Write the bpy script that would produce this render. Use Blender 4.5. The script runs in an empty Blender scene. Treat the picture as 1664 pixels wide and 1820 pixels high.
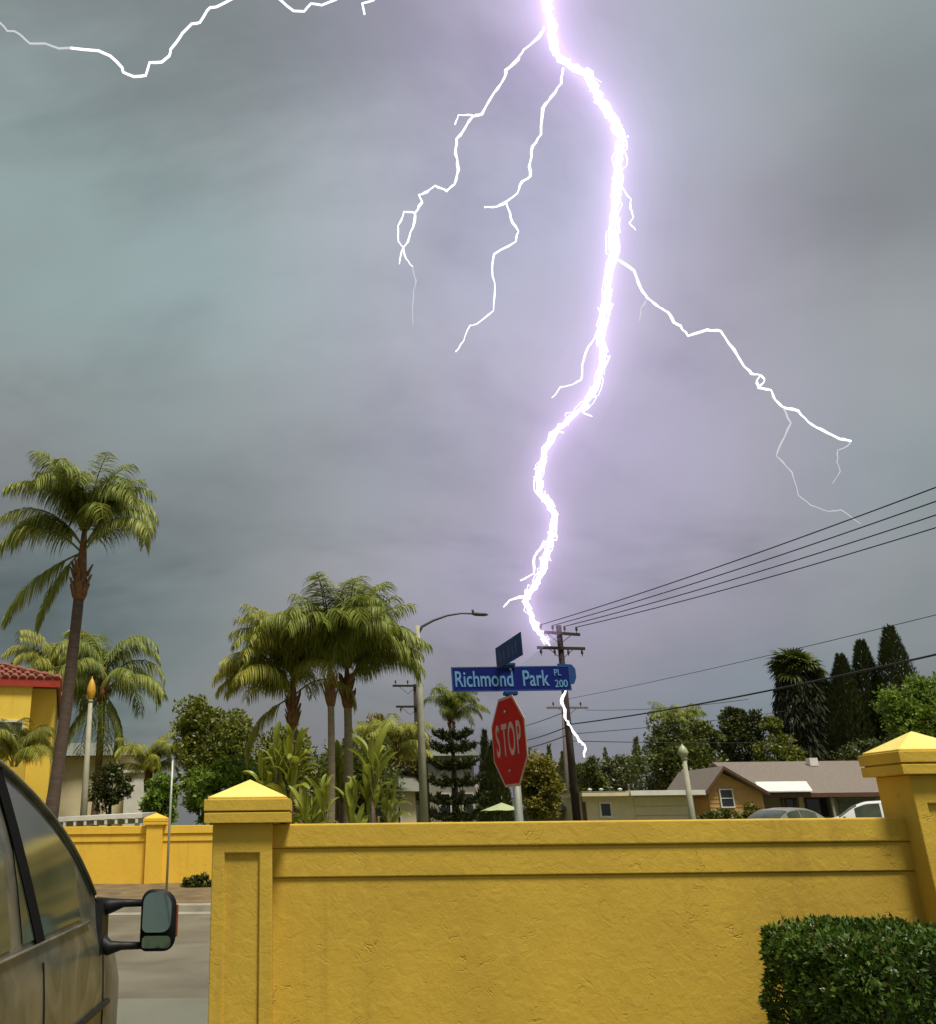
import bpy, math, random
from mathutils import Vector, Matrix, noise as mnoise

scene = bpy.context.scene
col = scene.collection
R = math.radians
random.seed(7)

# ------------------------------------------------------------------ camera
FPX, PPX, PPY = 1551.0, 548.0, 910.0          # focal length and principal point in photo pixels (1664 x 1820)
PITCH, ROLL, EYE = math.atan(552 / 1551), 0.011, 1.6
cF = Vector((0, math.cos(PITCH), math.sin(PITCH)))
cU0 = Vector((0, -math.sin(PITCH), math.cos(PITCH)))
cR0 = Vector((1, 0, 0))
cR = cR0 * math.cos(ROLL) - cU0 * math.sin(ROLL)
cU = cU0 * math.cos(ROLL) + cR0 * math.sin(ROLL)
cC = Vector((0, 0, EYE))
cam_data = bpy.data.cameras.new('camera')
cam = bpy.data.objects.new('camera', cam_data)
col.objects.link(cam)
mw = Matrix((cR, cU, -cF)).transposed().to_4x4()
mw.translation = cC
cam.matrix_world = mw
cam_data.sensor_fit = 'HORIZONTAL'
cam_data.sensor_width = 36.0
cam_data.lens = 36.0 * FPX / 1664
cam_data.shift_x = (832 - PPX) / 1664
cam_data.clip_start = 0.05
cam_data.clip_end = 3000
scene.camera = cam

def ray(x, y): return cF + cR * ((x - PPX) / FPX) - cU * ((y - PPY) / FPX)
def P(x, y, Y):
    d = ray(x, y); return cC + d * (Y / d.y)
def mpp(x, y, Y):                              # metres per photo pixel at that place
    d = ray(x, y); return (Y / d.y) / FPX

# ------------------------------------------------------------------ world, sun, exposure
SUN_EL, SUN_AZ = R(66), R(148)                 # azimuth clockwise from +Y: right of and behind the camera
SKX, SKY, SCX, SCY = 5.44, -0.09, 5.54, -6.73        # where the cloud deck and the scud are sampled
w = bpy.data.worlds.new('World'); scene.world = w; w.use_nodes = True
nt = w.node_tree; nt.nodes.clear()
def WN(t, **k):
    n = nt.nodes.new(t)
    for a, b in k.items(): setattr(n, a, b)
    return n
def wl(a, b): nt.links.new(a, b)
def wmath(op, a, b=None, c=None):
    n = WN('ShaderNodeMath', operation=op)
    for i, v in enumerate((a, b, c)):
        if v is None: continue
        if isinstance(v, (int, float)): n.inputs[i].default_value = v
        else: wl(v, n.inputs[i])
    return n.outputs[0]
out = WN('ShaderNodeOutputWorld'); bg = WN('ShaderNodeBackground')
sky = WN('ShaderNodeTexSky', sky_type='NISHITA', sun_disc=False, sun_elevation=SUN_EL, sun_rotation=SUN_AZ)
sky.air_density = 1.5; sky.dust_density = 4.0
tc = WN('ShaderNodeTexCoord')
sep = WN('ShaderNodeSeparateXYZ'); wl(tc.outputs['Generated'], sep.inputs[0])
zc = wmath('ADD', wmath('MAXIMUM', sep.outputs[2], 0.0), 0.36)
comb = WN('ShaderNodeCombineXYZ')
wl(wmath('DIVIDE', sep.outputs[0], zc), comb.inputs[0]); wl(wmath('DIVIDE', sep.outputs[1], zc), comb.inputs[1])
n1 = WN('ShaderNodeTexNoise'); n1.inputs['Scale'].default_value = 0.95; n1.inputs['Detail'].default_value = 5
n1.inputs['Roughness'].default_value = 0.48; n1.inputs['Distortion'].default_value = 0.25
mp1 = WN('ShaderNodeMapping'); mp1.inputs['Location'].default_value = (SKX, SKY, 0); wl(comb.outputs[0], mp1.inputs['Vector']); wl(mp1.outputs[0], n1.inputs['Vector'])
flat = WN('ShaderNodeMapRange'); flat.interpolation_type = 'SMOOTHSTEP'; wl(sep.outputs[2], flat.inputs[0])   # the deck greys out with distance
flat.inputs[1].default_value = 0.0; flat.inputs[2].default_value = 0.30
fmix = WN('ShaderNodeMix', data_type='FLOAT'); wl(flat.outputs[0], fmix.inputs[0]); fmix.inputs[2].default_value = 0.43; wl(n1.outputs['Fac'], fmix.inputs[3])
ramp = WN('ShaderNodeValToRGB'); wl(fmix.outputs[0], ramp.inputs[0])
cr = ramp.color_ramp
cr.elements[0].position = 0.36; cr.elements[0].color = (0.175, 0.19, 0.196, 1)
cr.elements[1].position = 0.68; cr.elements[1].color = (0.36, 0.40, 0.41, 1)
e = cr.elements.new(0.5); e.color = (0.275, 0.30, 0.303, 1)
n2 = WN('ShaderNodeTexNoise'); n2.inputs['Scale'].default_value = 0.9; n2.inputs['Detail'].default_value = 2
mp = WN('ShaderNodeMapping'); mp.inputs['Location'].default_value = (3.1, 7.7, 1.3); wl(comb.outputs[0], mp.inputs['Vector'])
wl(mp.outputs[0], n2.inputs['Vector'])
hue = WN('ShaderNodeValToRGB'); wl(n2.outputs['Fac'], hue.inputs[0])
hue.color_ramp.elements[0].position = 0.36; hue.color_ramp.elements[0].color = (0.90, 1.03, 1.01, 1)
hue.color_ramp.elements[1].position = 0.64; hue.color_ramp.elements[1].color = (1.05, 0.95, 1.08, 1)
e = hue.color_ramp.elements.new(0.5); e.color = (1.04, 0.99, 0.98, 1)
mul = WN('ShaderNodeMix', data_type='RGBA', blend_type='MULTIPLY'); mul.inputs[0].default_value = 1
wl(ramp.outputs[0], mul.inputs[6]); wl(hue.outputs[0], mul.inputs[7])
# ragged low scud, darker than the deck above it
mp3 = WN('ShaderNodeMapping'); mp3.inputs['Location'].default_value = (SCX, SCY, 0); mp3.inputs['Scale'].default_value = (0.8, 1.0, 1); wl(comb.outputs[0], mp3.inputs['Vector'])
n3 = WN('ShaderNodeTexNoise'); n3.inputs['Scale'].default_value = 1.5; n3.inputs['Detail'].default_value = 7; n3.inputs['Roughness'].default_value = 0.55
n3.inputs['Distortion'].default_value = 0.4; wl(mp3.outputs[0], n3.inputs['Vector'])
scud = WN('ShaderNodeMapRange'); scud.interpolation_type = 'SMOOTHSTEP'; wl(n3.outputs['Fac'], scud.inputs[0])
scud.inputs[1].default_value = 0.50; scud.inputs[2].default_value = 0.70; scud.inputs[3].default_value = 1.0; scud.inputs[4].default_value = 0.58
scd = WN('ShaderNodeVectorMath', operation='SCALE'); wl(mul.outputs[2], scd.inputs[0]); wl(scud.outputs[0], scd.inputs['Scale'])
# cloud lit from inside by the discharge: violet around the bolt's bearing
az = wmath('DIVIDE', sep.outputs[0], wmath('MAXIMUM', sep.outputs[1], 0.05))
dz = wmath('DIVIDE', wmath('SUBTRACT', az, 0.36), 0.27)
gl = wmath('POWER', 2.718, wmath('MULTIPLY', wmath('MULTIPLY', dz, dz), -1.0))
el = WN('ShaderNodeMapRange'); wl(sep.outputs[2], el.inputs[0])
el.inputs[1].default_value = 0.02; el.inputs[2].default_value = 0.42; el.inputs[3].default_value = 0.38; el.inputs[4].default_value = 1.0
el.interpolation_type = 'SMOOTHSTEP'
gl = wmath('MULTIPLY', wmath('MULTIPLY', gl, el.outputs[0]), wmath('GREATER_THAN', sep.outputs[1], 0.0))
glow = WN('ShaderNodeMix', data_type='RGBA', blend_type='ADD')
wl(wmath('MULTIPLY', gl, 1.0), glow.inputs[0]); wl(scd.outputs[0], glow.inputs[6]); glow.inputs[7].default_value = (0.150, 0.100, 0.235, 1)
# high sky a little lighter, low sky duller
lo = WN('ShaderNodeMapRange'); wl(sep.outputs[2], lo.inputs[0])
lo.inputs[1].default_value = 0.0; lo.inputs[2].default_value = 0.5; lo.inputs[3].default_value = 0.78; lo.inputs[4].default_value = 1.12
sc = WN('ShaderNodeVectorMath', operation='SCALE'); wl(glow.outputs[2], sc.inputs[0]); wl(lo.outputs[0], sc.inputs['Scale'])
mixs = WN('ShaderNodeMix', data_type='RGBA'); mixs.inputs[0].default_value = 0.92
skys = WN('ShaderNodeVectorMath', operation='SCALE'); wl(sky.outputs[0], skys.inputs[0]); skys.inputs['Scale'].default_value = 0.08
wl(skys.outputs[0], mixs.inputs[6]); wl(sc.outputs[0], mixs.inputs[7])
wl(mixs.outputs[2], bg.inputs[0]); bg.inputs[1].default_value = 0.375
wl(bg.outputs[0], out.inputs[0])

sun_data = bpy.data.lights.new('sun', 'SUN'); sun_data.energy = 1.5; sun_data.angle = R(14); sun_data.color = (1.0, 0.95, 0.86)
sun = bpy.data.objects.new('sun', sun_data); col.objects.link(sun)
sdir = Vector((math.sin(SUN_AZ) * math.cos(SUN_EL), math.cos(SUN_AZ) * math.cos(SUN_EL), math.sin(SUN_EL)))
sun.rotation_euler = sdir.to_track_quat('Z', 'Y').to_euler()
sun.location = (20, -20, 40)
vs = scene.view_settings
vs.view_transform = 'Standard'; vs.look = 'None'; vs.gamma = 1; vs.use_curve_mapping = False; vs.exposure = 1.45
scene.render.engine = 'CYCLES'
scene.render.resolution_x, scene.render.resolution_y = 936, 1024
scene.cycles.volume_bounces = 0
scene.cycles.max_bounces = 6
scene.cycles.transparent_max_bounces = 12

# ------------------------------------------------------------------ materials
def mat(name, c, rough=0.7, c2=None, nscale=6.0, bump=0.0, bscale=30.0, metal=0.0, coat=0.0, island=0.0,
        trans=0.0, spec=0.5, detail=5.0, ndist=0.0, stretch=None):
    m = bpy.data.materials.new(name); m.use_nodes = True
    t = m.node_tree; b = t.nodes['Principled BSDF']
    b.inputs['Roughness'].default_value = rough; b.inputs['Metallic'].default_value = metal
    b.inputs['Coat Weight'].default_value = coat; b.inputs['Specular IOR Level'].default_value = spec
    b.inputs['Coat Roughness'].default_value = 0.06
    b.inputs['Base Color'].default_value = (*c, 1)
    L = t.links.new
    tcn = t.nodes.new('ShaderNodeTexCoord'); vec = tcn.outputs['Object']
    if stretch:
        mpn = t.nodes.new('ShaderNodeMapping'); mpn.inputs['Scale'].default_value = stretch
        L(vec, mpn.inputs['Vector']); vec = mpn.outputs[0]
    colout = None
    if c2:
        n = t.nodes.new('ShaderNodeTexNoise'); n.inputs['Scale'].default_value = nscale; n.inputs['Detail'].default_value = detail
        n.inputs['Distortion'].default_value = ndist
        L(vec, n.inputs['Vector'])
        r = t.nodes.new('ShaderNodeMapRange'); r.inputs[1].default_value = 0.33; r.inputs[2].default_value = 0.67
        L(n.outputs['Fac'], r.inputs[0])
        mx = t.nodes.new('ShaderNodeMix'); mx.data_type = 'RGBA'
        mx.inputs[6].default_value = (*c, 1); mx.inputs[7].default_value = (*c2, 1)
        if island:
            g = t.nodes.new('ShaderNodeNewGeometry')
            ma = t.nodes.new('ShaderNodeMath'); ma.operation = 'MULTIPLY_ADD'; ma.use_clamp = True
            L(g.outputs['Random Per Island'], ma.inputs[0]); ma.inputs[1].default_value = island
            mb = t.nodes.new('ShaderNodeMath'); mb.operation = 'MULTIPLY'; L(r.outputs[0], mb.inputs[0]); mb.inputs[1].default_value = 1 - island
            L(mb.outputs[0], ma.inputs[2]); L(ma.outputs[0], mx.inputs[0])
        else:
            L(r.outputs[0], mx.inputs[0])
        colout = mx.outputs[2]
        L(colout, b.inputs['Base Color'])
    if bump:
        n = t.nodes.new('ShaderNodeTexNoise'); n.inputs['Scale'].default_value = bscale; n.inputs['Detail'].default_value = 6
        L(vec, n.inputs['Vector'])
        bm = t.nodes.new('ShaderNodeBump'); bm.inputs['Strength'].default_value = bump; bm.inputs['Distance'].default_value = 0.02
        L(n.outputs['Fac'], bm.inputs['Height']); L(bm.outputs[0], b.inputs['Normal'])
    if trans:
        tr = t.nodes.new('ShaderNodeBsdfTranslucent')
        if colout: L(colout, tr.inputs[0])
        else: tr.inputs[0].default_value = (*c, 1)
        ms = t.nodes.new('ShaderNodeMixShader'); ms.inputs[0].default_value = trans
        L(b.outputs[0], ms.inputs[1]); L(tr.outputs[0], ms.inputs[2])
        L(ms.outputs[0], t.nodes['Material Output'].inputs['Surface'])
    return m

def stucco(name, c, c2, dark, near=True):
    """Trowelled, painted stucco: fine grain, skip-trowel ridges, short scratches and faint stains."""
    m = bpy.data.materials.new(name); m.use_nodes = True
    t = m.node_tree; b = t.nodes['Principled BSDF']; L = t.links.new
    b.inputs['Roughness'].default_value = 0.82; b.inputs['Specular IOR Level'].default_value = 0.3
    tcn = t.nodes.new('ShaderNodeTexCoord'); vec = tcn.outputs['Object']
    def nz(scale, det=4, dist=0.0, v=None, rough=0.5):
        n = t.nodes.new('ShaderNodeTexNoise'); n.inputs['Scale'].default_value = scale
        n.inputs['Detail'].default_value = det; n.inputs['Distortion'].default_value = dist; n.inputs['Roughness'].default_value = rough
        L(v or vec, n.inputs['Vector']); return n.outputs['Fac']
    def rng(x, a, bb, lo_=0.0, hi_=1.0):
        r = t.nodes.new('ShaderNodeMapRange'); r.inputs[1].default_value = a; r.inputs[2].default_value = bb
        r.inputs[3].default_value = lo_; r.inputs[4].default_value = hi_; L(x, r.inputs[0]); return r.outputs[0]
    def mx(f, a, bb):
        n = t.nodes.new('ShaderNodeMix'); n.data_type = 'RGBA'; L(f, n.inputs[0])
        for i, v in ((6, a), (7, bb)):
            if isinstance(v, tuple): n.inputs[i].default_value = (*v, 1)
            else: L(v, n.inputs[i])
        return n.outputs[2]
    def mth(op, a, bb):
        n = t.nodes.new('ShaderNodeMath'); n.operation = op
        for i, v in enumerate((a, bb)):
            if isinstance(v, (int, float)): n.inputs[i].default_value = v
            else: L(v, n.inputs[i])
        return n.outputs[0]
    base = mx(rng(nz(1.4, 5, 0.6), 0.35, 0.66), c, c2)
    # narrow wiggly ridges where two octaves cross their mid value, kept only in patches
    mpn = t.nodes.new('ShaderNodeMapping'); mpn.inputs['Scale'].default_value = (1.0, 1.0, 1.5); mpn.inputs['Rotation'].default_value = (0, R(12), 0)
    L(vec, mpn.inputs['Vector'])
    rid = mth('ABSOLUTE', mth('SUBTRACT', nz(7.0, 2.5, 1.2, mpn.outputs[0]), 0.5), 0)
    rid = rng(rid, 0.0, 0.022, 1.0, 0.0)
    patch = rng(nz(3.2, 3), 0.52, 0.62)
    patch2 = rng(nz(9.5, 2), 0.5, 0.58)
    rid = mth('MULTIPLY', rid, mth('MULTIPLY', patch, patch2))
    colr = mx(mth('MULTIPLY', rid, 0.35), base, dark)
    colr = mx(rng(nz(0.9, 6, 1.0, None, 0.65), 0.6, 0.8, 0.0, 0.35), colr, dark)
    ms = t.nodes.new('ShaderNodeMapping'); ms.inputs['Scale'].default_value = (7.0, 7.0, 0.55); L(vec, ms.inputs['Vector'])
    streak = mth('MULTIPLY', rng(nz(1.0, 5, 0.3, ms.outputs[0], 0.6), 0.54, 0.74, 0.0, 0.42), rng(nz(0.8, 3), 0.42, 0.62))
    colr = mx(streak, colr, dark)
    fade = rng(nz(2.3, 6, 0.8, None, 0.6), 0.56, 0.72, 0.0, 0.28)
    colr = mx(fade, colr, tuple(min(.9, q * 1.18 + .02) for q in c))
    speck = rng(nz(38, 2), 0.72, 0.78, 0.0, 0.6)
    colr = mx(speck, colr, dark)
    L(colr, b.inputs['Base Color'])
    h = mth('ADD', mth('MULTIPLY', nz(75, 6), 0.22), mth('MULTIPLY', nz(14, 4, 0.7), 0.7))
    h = mth('SUBTRACT', h, mth('MULTIPLY', rid, 0.6))
    bm = t.nodes.new('ShaderNodeBump'); bm.inputs['Strength'].default_value = 0.55 if near else 0.4
    bm.inputs['Distance'].default_value = 0.012; L(h, bm.inputs['Height']); L(bm.outputs[0], b.inputs['Normal'])
    return m

def emit(name, c, s):
    m = bpy.data.materials.new(name); m.use_nodes = True; t = m.node_tree
    t.nodes.clear(); o = t.nodes.new('ShaderNodeOutputMaterial'); e_ = t.nodes.new('ShaderNodeEmission')
    e_.inputs[0].default_value = (*c, 1); e_.inputs[1].default_value = s
    t.links.new(e_.outputs[0], o.inputs[0]); m.cycles.emission_sampling = 'NONE'
    return m

def volglow(name, c, s):
    m = bpy.data.materials.new(name); m.use_nodes = True; t = m.node_tree
    t.nodes.clear(); o = t.nodes.new('ShaderNodeOutputMaterial'); e_ = t.nodes.new('ShaderNodeEmission')
    e_.inputs[0].default_value = (*c, 1); e_.inputs[1].default_value = s
    t.links.new(e_.outputs[0], o.inputs['Volume']); m.cycles.emission_sampling = 'NONE'
    m.cycles.homogeneous_volume = True
    return m

M = {}
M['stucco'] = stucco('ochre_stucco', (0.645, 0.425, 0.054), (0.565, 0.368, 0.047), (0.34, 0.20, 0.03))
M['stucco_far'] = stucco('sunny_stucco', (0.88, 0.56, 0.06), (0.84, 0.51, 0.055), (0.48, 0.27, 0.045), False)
M['house_yellow'] = stucco('house_stucco', (0.90, 0.63, 0.09), (0.86, 0.59, 0.08), (0.6, 0.36, 0.05), False)
M['red_trim'] = mat('red_trim', (0.42, 0.045, 0.02), 0.5, (0.32, 0.03, 0.016), 4)
M['roof_tile'] = mat('clay_tile', (0.30, 0.085, 0.04), 0.8, (0.20, 0.075, 0.045), 2.5, 0.3, 20)
M['cream'] = mat('cream_wall', (0.76, 0.66, 0.40), 0.8, (0.68, 0.57, 0.34), 2)
M['peach'] = mat('peach_siding', (0.62, 0.36, 0.10), 0.75, (0.52, 0.30, 0.09), 3, 0.2, 15)
M['white_paint'] = mat('white_paint', (0.80, 0.78, 0.68), 0.6, (0.68, 0.66, 0.56), 3)
M['shingle'] = mat('brown_shingle', (0.225, 0.185, 0.145), 0.9, (0.175, 0.142, 0.112), 9, 0.5, 30, stretch=(1, 1, 3))
M['shingle_grey'] = mat('grey_shingle', (0.20, 0.205, 0.15), 0.9, (0.14, 0.15, 0.115), 8, 0.5, 30)
M['brown_trim'] = mat('brown_trim', (0.13, 0.055, 0.03), 0.7, (0.09, 0.04, 0.022), 6)
M['grey_siding'] = mat('grey_wall', (0.33, 0.31, 0.22), 0.8, (0.27, 0.26, 0.19), 4)
M['dark_wood'] = mat('dark_wood', (0.055, 0.035, 0.022), 0.75, (0.085, 0.055, 0.035), 5)
M['glass_dark'] = mat('window_glass', (0.03, 0.035, 0.035), 0.08, spec=0.8)
M['pole_wood'] = mat('pole_timber', (0.030, 0.017, 0.011), 0.85, (0.05, 0.03, 0.02), 3, 0.6, 40, stretch=(6, 6, 0.5))
M['pole_pale'] = mat('pole_weathered', (0.22, 0.17, 0.15), 0.85, (0.16, 0.12, 0.10), 3, 0.4, 30, stretch=(6, 6, 0.5))
M['concrete_pole'] = mat('pole_concrete', (0.43, 0.41, 0.29), 0.75, (0.33, 0.32, 0.23), 3, 0.2, 40)
M['steel'] = mat('galvanised_steel', (0.42, 0.44, 0.36), 0.45, (0.34, 0.36, 0.30), 12, metal=0.35)
M['steel_dark'] = mat('dark_steel', (0.07, 0.075, 0.08), 0.5, (0.1, 0.1, 0.1), 5, metal=0.4)
M['wire'] = mat('wire', (0.018, 0.018, 0.018), 0.6)
M['ceramic'] = mat('insulator', (0.07, 0.04, 0.03), 0.25)
M['sign_red'] = mat('sign_red', (0.52, 0.010, 0.009), 0.7, (0.42, 0.008, 0.008), 3, spec=0.15)
M['sign_white'] = mat('sign_white', (0.60, 0.40, 0.34), 0.7, (0.48, 0.31, 0.27), 7, spec=0.2)
M['sign_blue'] = mat('sign_blue', (0.002, 0.012, 0.17), 0.6, (0.0015, 0.008, 0.12), 4, spec=0.2)
M['sign_teal'] = mat('sign_edge_blue', (0.006, 0.055, 0.20), 0.5)
M['sign_dark'] = mat('sign_navy', (0.006, 0.045, 0.17), 0.6, (0.005, 0.034, 0.13), 4, spec=0.2)
M['sign_letter'] = mat('sign_lettering', (0.14, 0.34, 0.56), 0.6, (0.09, 0.25, 0.46), 14)
M['sign_letter_dim'] = mat('sign_lettering_dim', (0.03, 0.12, 0.30), 0.5)
M['asphalt'] = mat('street_asphalt', (0.115, 0.10, 0.07), 0.4, (0.215, 0.19, 0.135), 0.75, 0.35, 90, detail=9, ndist=0.5)
M['concrete'] = mat('driveway_concrete', (0.20, 0.205, 0.155), 0.32, (0.15, 0.158, 0.125), 0.7, 0.25, 60)
M['kerb'] = mat('kerb_concrete', (0.36, 0.33, 0.24), 0.8, (0.28, 0.25, 0.18), 3, 0.3, 30)
M['dirt'] = mat('bare_dirt', (0.22, 0.15, 0.065), 0.95, (0.12, 0.085, 0.04), 2.5, 0.8, 14)
M['ground'] = mat('dry_ground', (0.12, 0.12, 0.045), 0.95, (0.09, 0.10, 0.03), 0.3, 0.4, 6)
M['paint_van'] = mat('van_paint', (0.040, 0.050, 0.038), 0.5, (0.165, 0.15, 0.108), 3.8, 0.03, 9, metal=0.1, coat=0.35, detail=8, ndist=1.6)  # mottling mixes dust with painted reflections in the base colour
M['paint_van'].node_tree.nodes['Principled BSDF'].inputs['Coat Roughness'].default_value = 0.16
M['paint_silver'] = mat('silver_paint', (0.30, 0.29, 0.22), 0.35, metal=0.4, coat=0.6)
M['paint_white'] = mat('white_car_paint', (0.80, 0.80, 0.76), 0.3, coat=0.6)
M['glass_car'] = mat('car_glass', (0.040, 0.056, 0.036), 0.12, (0.085, 0.095, 0.058), 1.8, spec=0.4)
M['rubber'] = mat('black_rubber', (0.006, 0.006, 0.006), 0.85, spec=0.1)
M['plastic'] = mat('black_plastic', (0.007, 0.007, 0.007), 0.5, (0.012, 0.012, 0.012), 20, spec=0.25)
M['mirror'] = mat('mirror_glass', (0.55, 0.72, 0.66), 0.04, metal=1.0)
M['rim'] = mat('wheel_rim', (0.4, 0.4, 0.4), 0.35, metal=0.8)
M['lamp_red'] = mat('tail_lamp', (0.35, 0.01, 0.01), 0.2, coat=0.5)
M['lamp_amber'] = mat('amber_reflector', (0.16, 0.022, 0.012), 0.4)
M['lamp_clear'] = mat('head_lamp', (0.6, 0.6, 0.58), 0.12, coat=0.5)
M['lantern_yellow'] = mat('lantern_amber', (0.72, 0.40, 0.03), 0.4, (0.6, 0.32, 0.025), 8)
M['lantern_pale'] = mat('lantern_pale', (0.42, 0.44, 0.26), 0.4, (0.34, 0.36, 0.2), 8)
M['canvas'] = mat('umbrella_canvas', (0.42, 0.47, 0.24), 0.8, (0.36, 0.41, 0.2), 3)
M['bark_palm'] = mat('palm_bark', (0.20, 0.145, 0.095), 0.9, (0.125, 0.09, 0.06), 5, 0.7, 12, stretch=(1, 1, 5))
M['bark_pale'] = mat('pale_palm_bark', (0.33, 0.27, 0.17), 0.9, (0.23, 0.185, 0.115), 4, 0.6, 12, stretch=(1, 1, 5))
M['bark_dark'] = mat('dark_palm_bark', (0.075, 0.05, 0.035), 0.9, (0.12, 0.085, 0.06), 4, 0.6, 12, stretch=(1, 1, 5))
M['boot'] = mat('palm_boot', (0.24, 0.125, 0.05), 0.9, (0.16, 0.08, 0.035), 8, 0.6, 20)
M['bark'] = mat('bark', (0.085, 0.06, 0.04), 0.95, (0.05, 0.036, 0.025), 6, 0.7, 16, stretch=(1, 1, 0.3))
def leafmat(name, a, b, trans=0.25, rough=0.45, island=0.55, ns=0.6): return mat(name, a, rough, b, ns, island=island, trans=trans, spec=0.35)
M['lf_palm'] = leafmat('queen_palm_leaf', (0.136, 0.190, 0.025), (0.344, 0.362, 0.064), 0.3)
M['lf_palm2'] = leafmat('golden_palm_leaf', (0.181, 0.226, 0.025), (0.453, 0.426, 0.064), 0.3)
M['lf_green'] = leafmat('tree_leaf', (0.085, 0.115, 0.014), (0.24, 0.25, 0.032))
M['lf_bright'] = leafmat('bright_leaf', (0.09, 0.17, 0.014), (0.25, 0.33, 0.032))
M['lf_olive'] = leafmat('olive_leaf', (0.138, 0.126, 0.017), (0.312, 0.264, 0.036))
M['lf_dark'] = leafmat('dark_leaf', (0.034, 0.048, 0.010), (0.095, 0.105, 0.016), 0.12)
M['lf_mid'] = leafmat('mid_leaf', (0.055, 0.078, 0.012), (0.15, 0.165, 0.022), 0.2)
M['lf_cypress'] = leafmat('cypress_leaf', (0.025, 0.037, 0.009), (0.066, 0.080, 0.014), 0.08)
M['lf_banana'] = leafmat('banana_leaf', (0.17, 0.21, 0.02), (0.40, 0.42, 0.055), 0.35, 0.35, 0.2)
M['lf_hedge'] = leafmat('hedge_leaf', (0.034, 0.070, 0.010), (0.114, 0.186, 0.022), 0.18, 0.35, 0.6, 3.0)
M['dry_leaf'] = leafmat('dry_leaf', (0.14, 0.085, 0.03), (0.24, 0.17, 0.06), 0.15)
M['hedge_core'] = mat('hedge_twigs', (0.02, 0.017, 0.010), 0.95, (0.035, 0.028, 0.014), 12)
M['lf_far'] = leafmat('far_leaf', (0.094, 0.106, 0.037), (0.163, 0.175, 0.062), 0.15)  # paler leaf colour paints distance haze onto the far trees
M['lf_arau'] = leafmat('araucaria_leaf', (0.028, 0.038, 0.010), (0.07, 0.08, 0.02), 0.1)
M['skirt'] = leafmat('dead_frond', (0.012, 0.016, 0.005), (0.034, 0.036, 0.009), 0.02, 0.8)
M['bolt'] = emit('lightning_core', (1.0, 0.96, 1.0), 2.2)
M['bolt_b'] = emit('lightning_branch', (0.98, 0.96, 1.0), 0.62)
M['bolt_f'] = emit('lightning_faint', (0.85, 0.88, 0.92), 0.27)

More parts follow.
